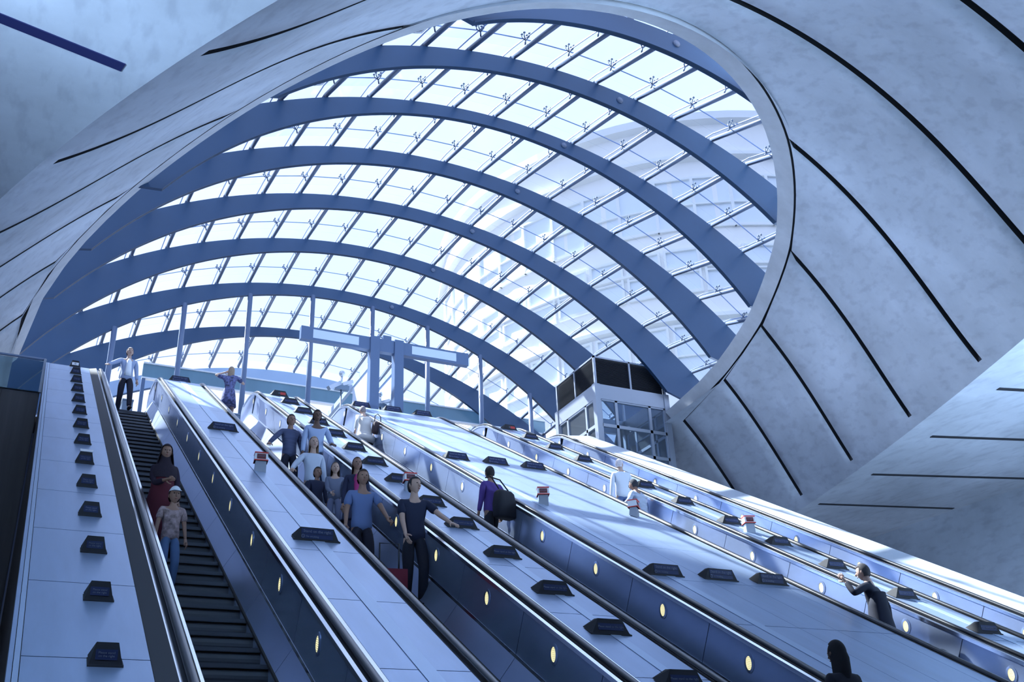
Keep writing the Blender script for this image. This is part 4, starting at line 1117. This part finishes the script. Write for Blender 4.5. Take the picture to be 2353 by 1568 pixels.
person('woman in dark striped top holding left handrail, highest on the crowded escalator', ped(4.50, 18.35), .05, 1.72, dict(Rh=(-.47, -.22, 1.02), Rd=(-.2, -.8, -.45), Rp=(0, .2, -1), Rc=.5, Lh=(.28, -.05, .95)), 'mid', (.06, .075, .15), 'long', (.01, .012, .03), hair=('short', (.02, .017, .02)), fem=True, topnoise=(.5, 5, (.3, .3, 14)))
person('man in pale blue shirt standing right of the crowded escalator, behind the others', ped(4.95, 18.15), -.1, 1.80, dict(Lh=(.26, -.24, 1.02), Ld=(.2, -.8, -.4), Lp=(0, .2, -1), Lc=.5), 'dark', (.36, .45, .66), 'long', (.02, .03, .07), hair=('short', (.01, .01, .012)))
person('fair haired woman in white blouse holding left handrail of the crowded escalator', ped(4.42, 16.35), .0, 1.68, dict(Rh=(-.42, -.24, 1.03), Rd=(-.2, -.8, -.4), Rp=(0, .2, -1), Rc=.55), 'light', (.50, .56, .68), 'long', (.02, .03, .06), hair=('bob', (.42, .30, .20)), fem=True)
person('dark haired child in navy top in front of the woman in white blouse', ped(4.40, 15.95), .1, 1.22, dict(), 'mid', (.025, .03, .07), 'long', (.03, .03, .06), hair=('short', (.015, .012, .012)))
person('brown haired child in grey top and pale trousers on the crowded escalator', ped(4.64, 15.75), -.15, 1.26, dict(Rh=(-.10, -.25, .98), Lh=(.28, -.25, 1.0)), 'light', (.14, .16, .24), 'long', (.20, .22, .34), hair=('bob', (.09, .055, .04)))
person('woman with brown hair and magenta scarf in navy coat on the crowded escalator', ped(4.80, 15.1), -.1, 1.62, dict(), 'mid', (.018, .022, .06), 'long', (.012, .014, .04), hair=('bob', (.07, .04, .035)), fem=True, coat=(.62, (.018, .022, .06)), shirt=(.38, .03, .16))
pp, ar, ss = person('man in grey blue polo shirt holding a bag and a red suitcase handle', ped(4.40, 13.55), -.10, 1.78, dict(Lh=(.32, -.28, .96), Rh=(-.25, -.14, .88), Lc=.9, Ld=(.25, -.75, -.55)), 'mid', (.12, .18, .36), 'short', (.014, .014, .03), hair=('short', (.03, .02, .018)))
person('man in navy polo and dark trousers leaning one hand on the right handrail', ped(5.03, 13.15), -.12, 1.84, dict(Lh=(.46, -.36, 1.00), Ld=(.35, -.75, -.35), Lp=(0, .2, -1), Lc=.5, Rh=(-.16, -.22, .86), Rd=(.3, -.3, -.9), Rf=(-.09, .05, 0), Lf=(.10, -.05, 0)), 'light', (.010, .016, .045), 'short', (.006, .008, .02), hair=('short', (.015, .015, .02)), headyaw=.5)
person('woman in cream belted jacket and dark skirt riding up, seen from behind, with handbag', ped(7.44, 22.85), UP + .1, 1.64, dict(Rh=(-.30, .0, .98), Lh=(.27, .02, .95)), 'light', (.62, .60, .58), 'long', skirt=(.62, (.012, .012, .025), False, .05), hair=('short', (.22, .19, .20)), fem=True, coat=(.78, (.62, .60, .58)), lean=.22)
person('person in purple top and dark trousers riding up, with bag on shoulder', ped(7.38, 15.60), UP + .25, 1.72, dict(Rh=(-.26, -.02, .92), Lf=(.1, .2, 0), Rf=(-.1, -.1, 0)), 'mid', (.085, .045, .24), 'long', (.01, .011, .02), hair=('short', (.02, .018, .02)), headyaw=-.2)
person('dark haired person in pale grey striped jacket leaning on second escalator from right', ped(11.28, 16.85), UP + .35, 1.68, dict(Lh=(.45, -.2, 1.03), Lp=(0, 0, -1)), 'mid', (.42, .47, .58), 'long', (.07, .08, .11), hair=('short', (.025, .028, .04)), topnoise=(.3, 6, (.3, .3, 10)), lean=.18)
person('grey haired person in white shirt just above the one in grey jacket', ped(11.45, 17.75), UP - .2, 1.70, dict(), 'light', (.70, .75, .84), 'long', (.10, .16, .34), hair=('short', (.62, .56, .58)), headyaw=-.9)
person('person in black coat resting a pale hand up by the face, second escalator from right', ped(11.28, 11.1), UP + .5, 1.76, dict(Lh=(.30, -.30, 1.47), Ld=(.1, -.5, .8), Leh=(.7, -.2, -.6), Rh=(-.28, .05, .9)), 'light', (.006, .009, .025), 'long', (.005, .006, .015), hair=('short', (.05, .045, .05)), coat=(.35, (.006, .009, .025)), lean=.15)
person('dark silhouetted person with long black hair, low on the middle escalator', ped(7.25, 7.75), UP, 1.72, dict(), 'dark', (.006, .007, .016), 'long', (.005, .006, .014), hair=('long', (.005, .005, .008)), fem=True)
person('person in black at the bottom of the picture, only the dark head showing', ped(4.70, 6.85), UP, 1.75, dict(), 'dark', (.006, .007, .014), 'long', (.005, .006, .012), hair=('short', (.006, .006, .010)))
# things carried
def bag(name, label, cat, loc, yaw, size, col, straps, lean=0):
    rt = thing(name, label, cat, loc, None, yaw); w, d, h = size
    b = MB(); r = []
    for f, sx, sy in ((0, .86, .8), (.06, 1, 1), (.5, 1.0, 1.05), (.9, .88, .8), (1.0, .7, .5)):
        r.append([Vector((w / 2 * sx * max(-1, min(1, 1.25 * math.cos(2 * math.pi * i / 20))), d / 2 * sy * max(-1, min(1, 1.25 * math.sin(2 * math.pi * i / 20))), h * f)) for i in range(20)])
    b.loft(r, 0, sm=True); b.build('bag_body', cloth(col), rt)
    for pts in straps:
        b = MB(); b.tube(pts, .012, 6); b.build('strap', cloth((col[0] * .7, col[1] * .7, col[2] * .7)), rt)
    return rt
Fz = stepz(15.45)
bag('shoulder_bag', 'large black shoulder bag carried by the person in purple', 'bag', (7.50, 15.33, Fz + .72), .3, (.40, .22, .48), (.012, .013, .02), [[(-.12, .0, .5), (-.22, .08, .72), (-.30, .14, .70)], [(.1, 0, .5), (-.05, .04, .68), (-.22, .1, .72)]])
Fz = stepz(22.6)
bag('handbag', 'brown handbag on the arm of the woman in cream jacket', 'bag', (7.70, 22.65, Fz + .80), .2, (.26, .16, .30), (.055, .035, .04), [[(-.09, 0, .28), (-.08, 0, .46), (.0, 0, .52), (.08, 0, .46), (.09, 0, .28)]])
Fz = stepz(12.35)
rt = thing('suitcase', 'red wheeled suitcase standing in front of the man in grey blue polo', 'suitcase', (4.55, 12.75, stepz(12.75)), None, -.1)
b = MB(); b.box((-.20, -.12, .05), (.20, .12, .62)); b.box((-.15, -.15, .12), (.15, -.11, .52)); b.build('shell', cloth((.20, .022, .04)), rt)
b = MB(); b.tube([(-.13, .08, .6), (-.13, .08, 1.0), (.13, .08, 1.0), (.13, .08, .6)], .012, 8); b.build('handle', M['black'], rt)
for x in (-.16, .16):
    b = MB(); b.tube([(x - .015, .09, .035), (x + .015, .09, .035)], .035, 12); b.build('wheel', M['black'], rt)
bag('holdall', 'dark holdall hanging from the right hand of the man in grey blue polo', 'bag', (4.17, 13.42, stepz(13.55) + .36), .1, (.36, .22, .34), (.03, .016, .02), [[(-.1, 0, .32), (-.03, .02, .48), (.03, .02, .48), (.1, 0, .32)]])
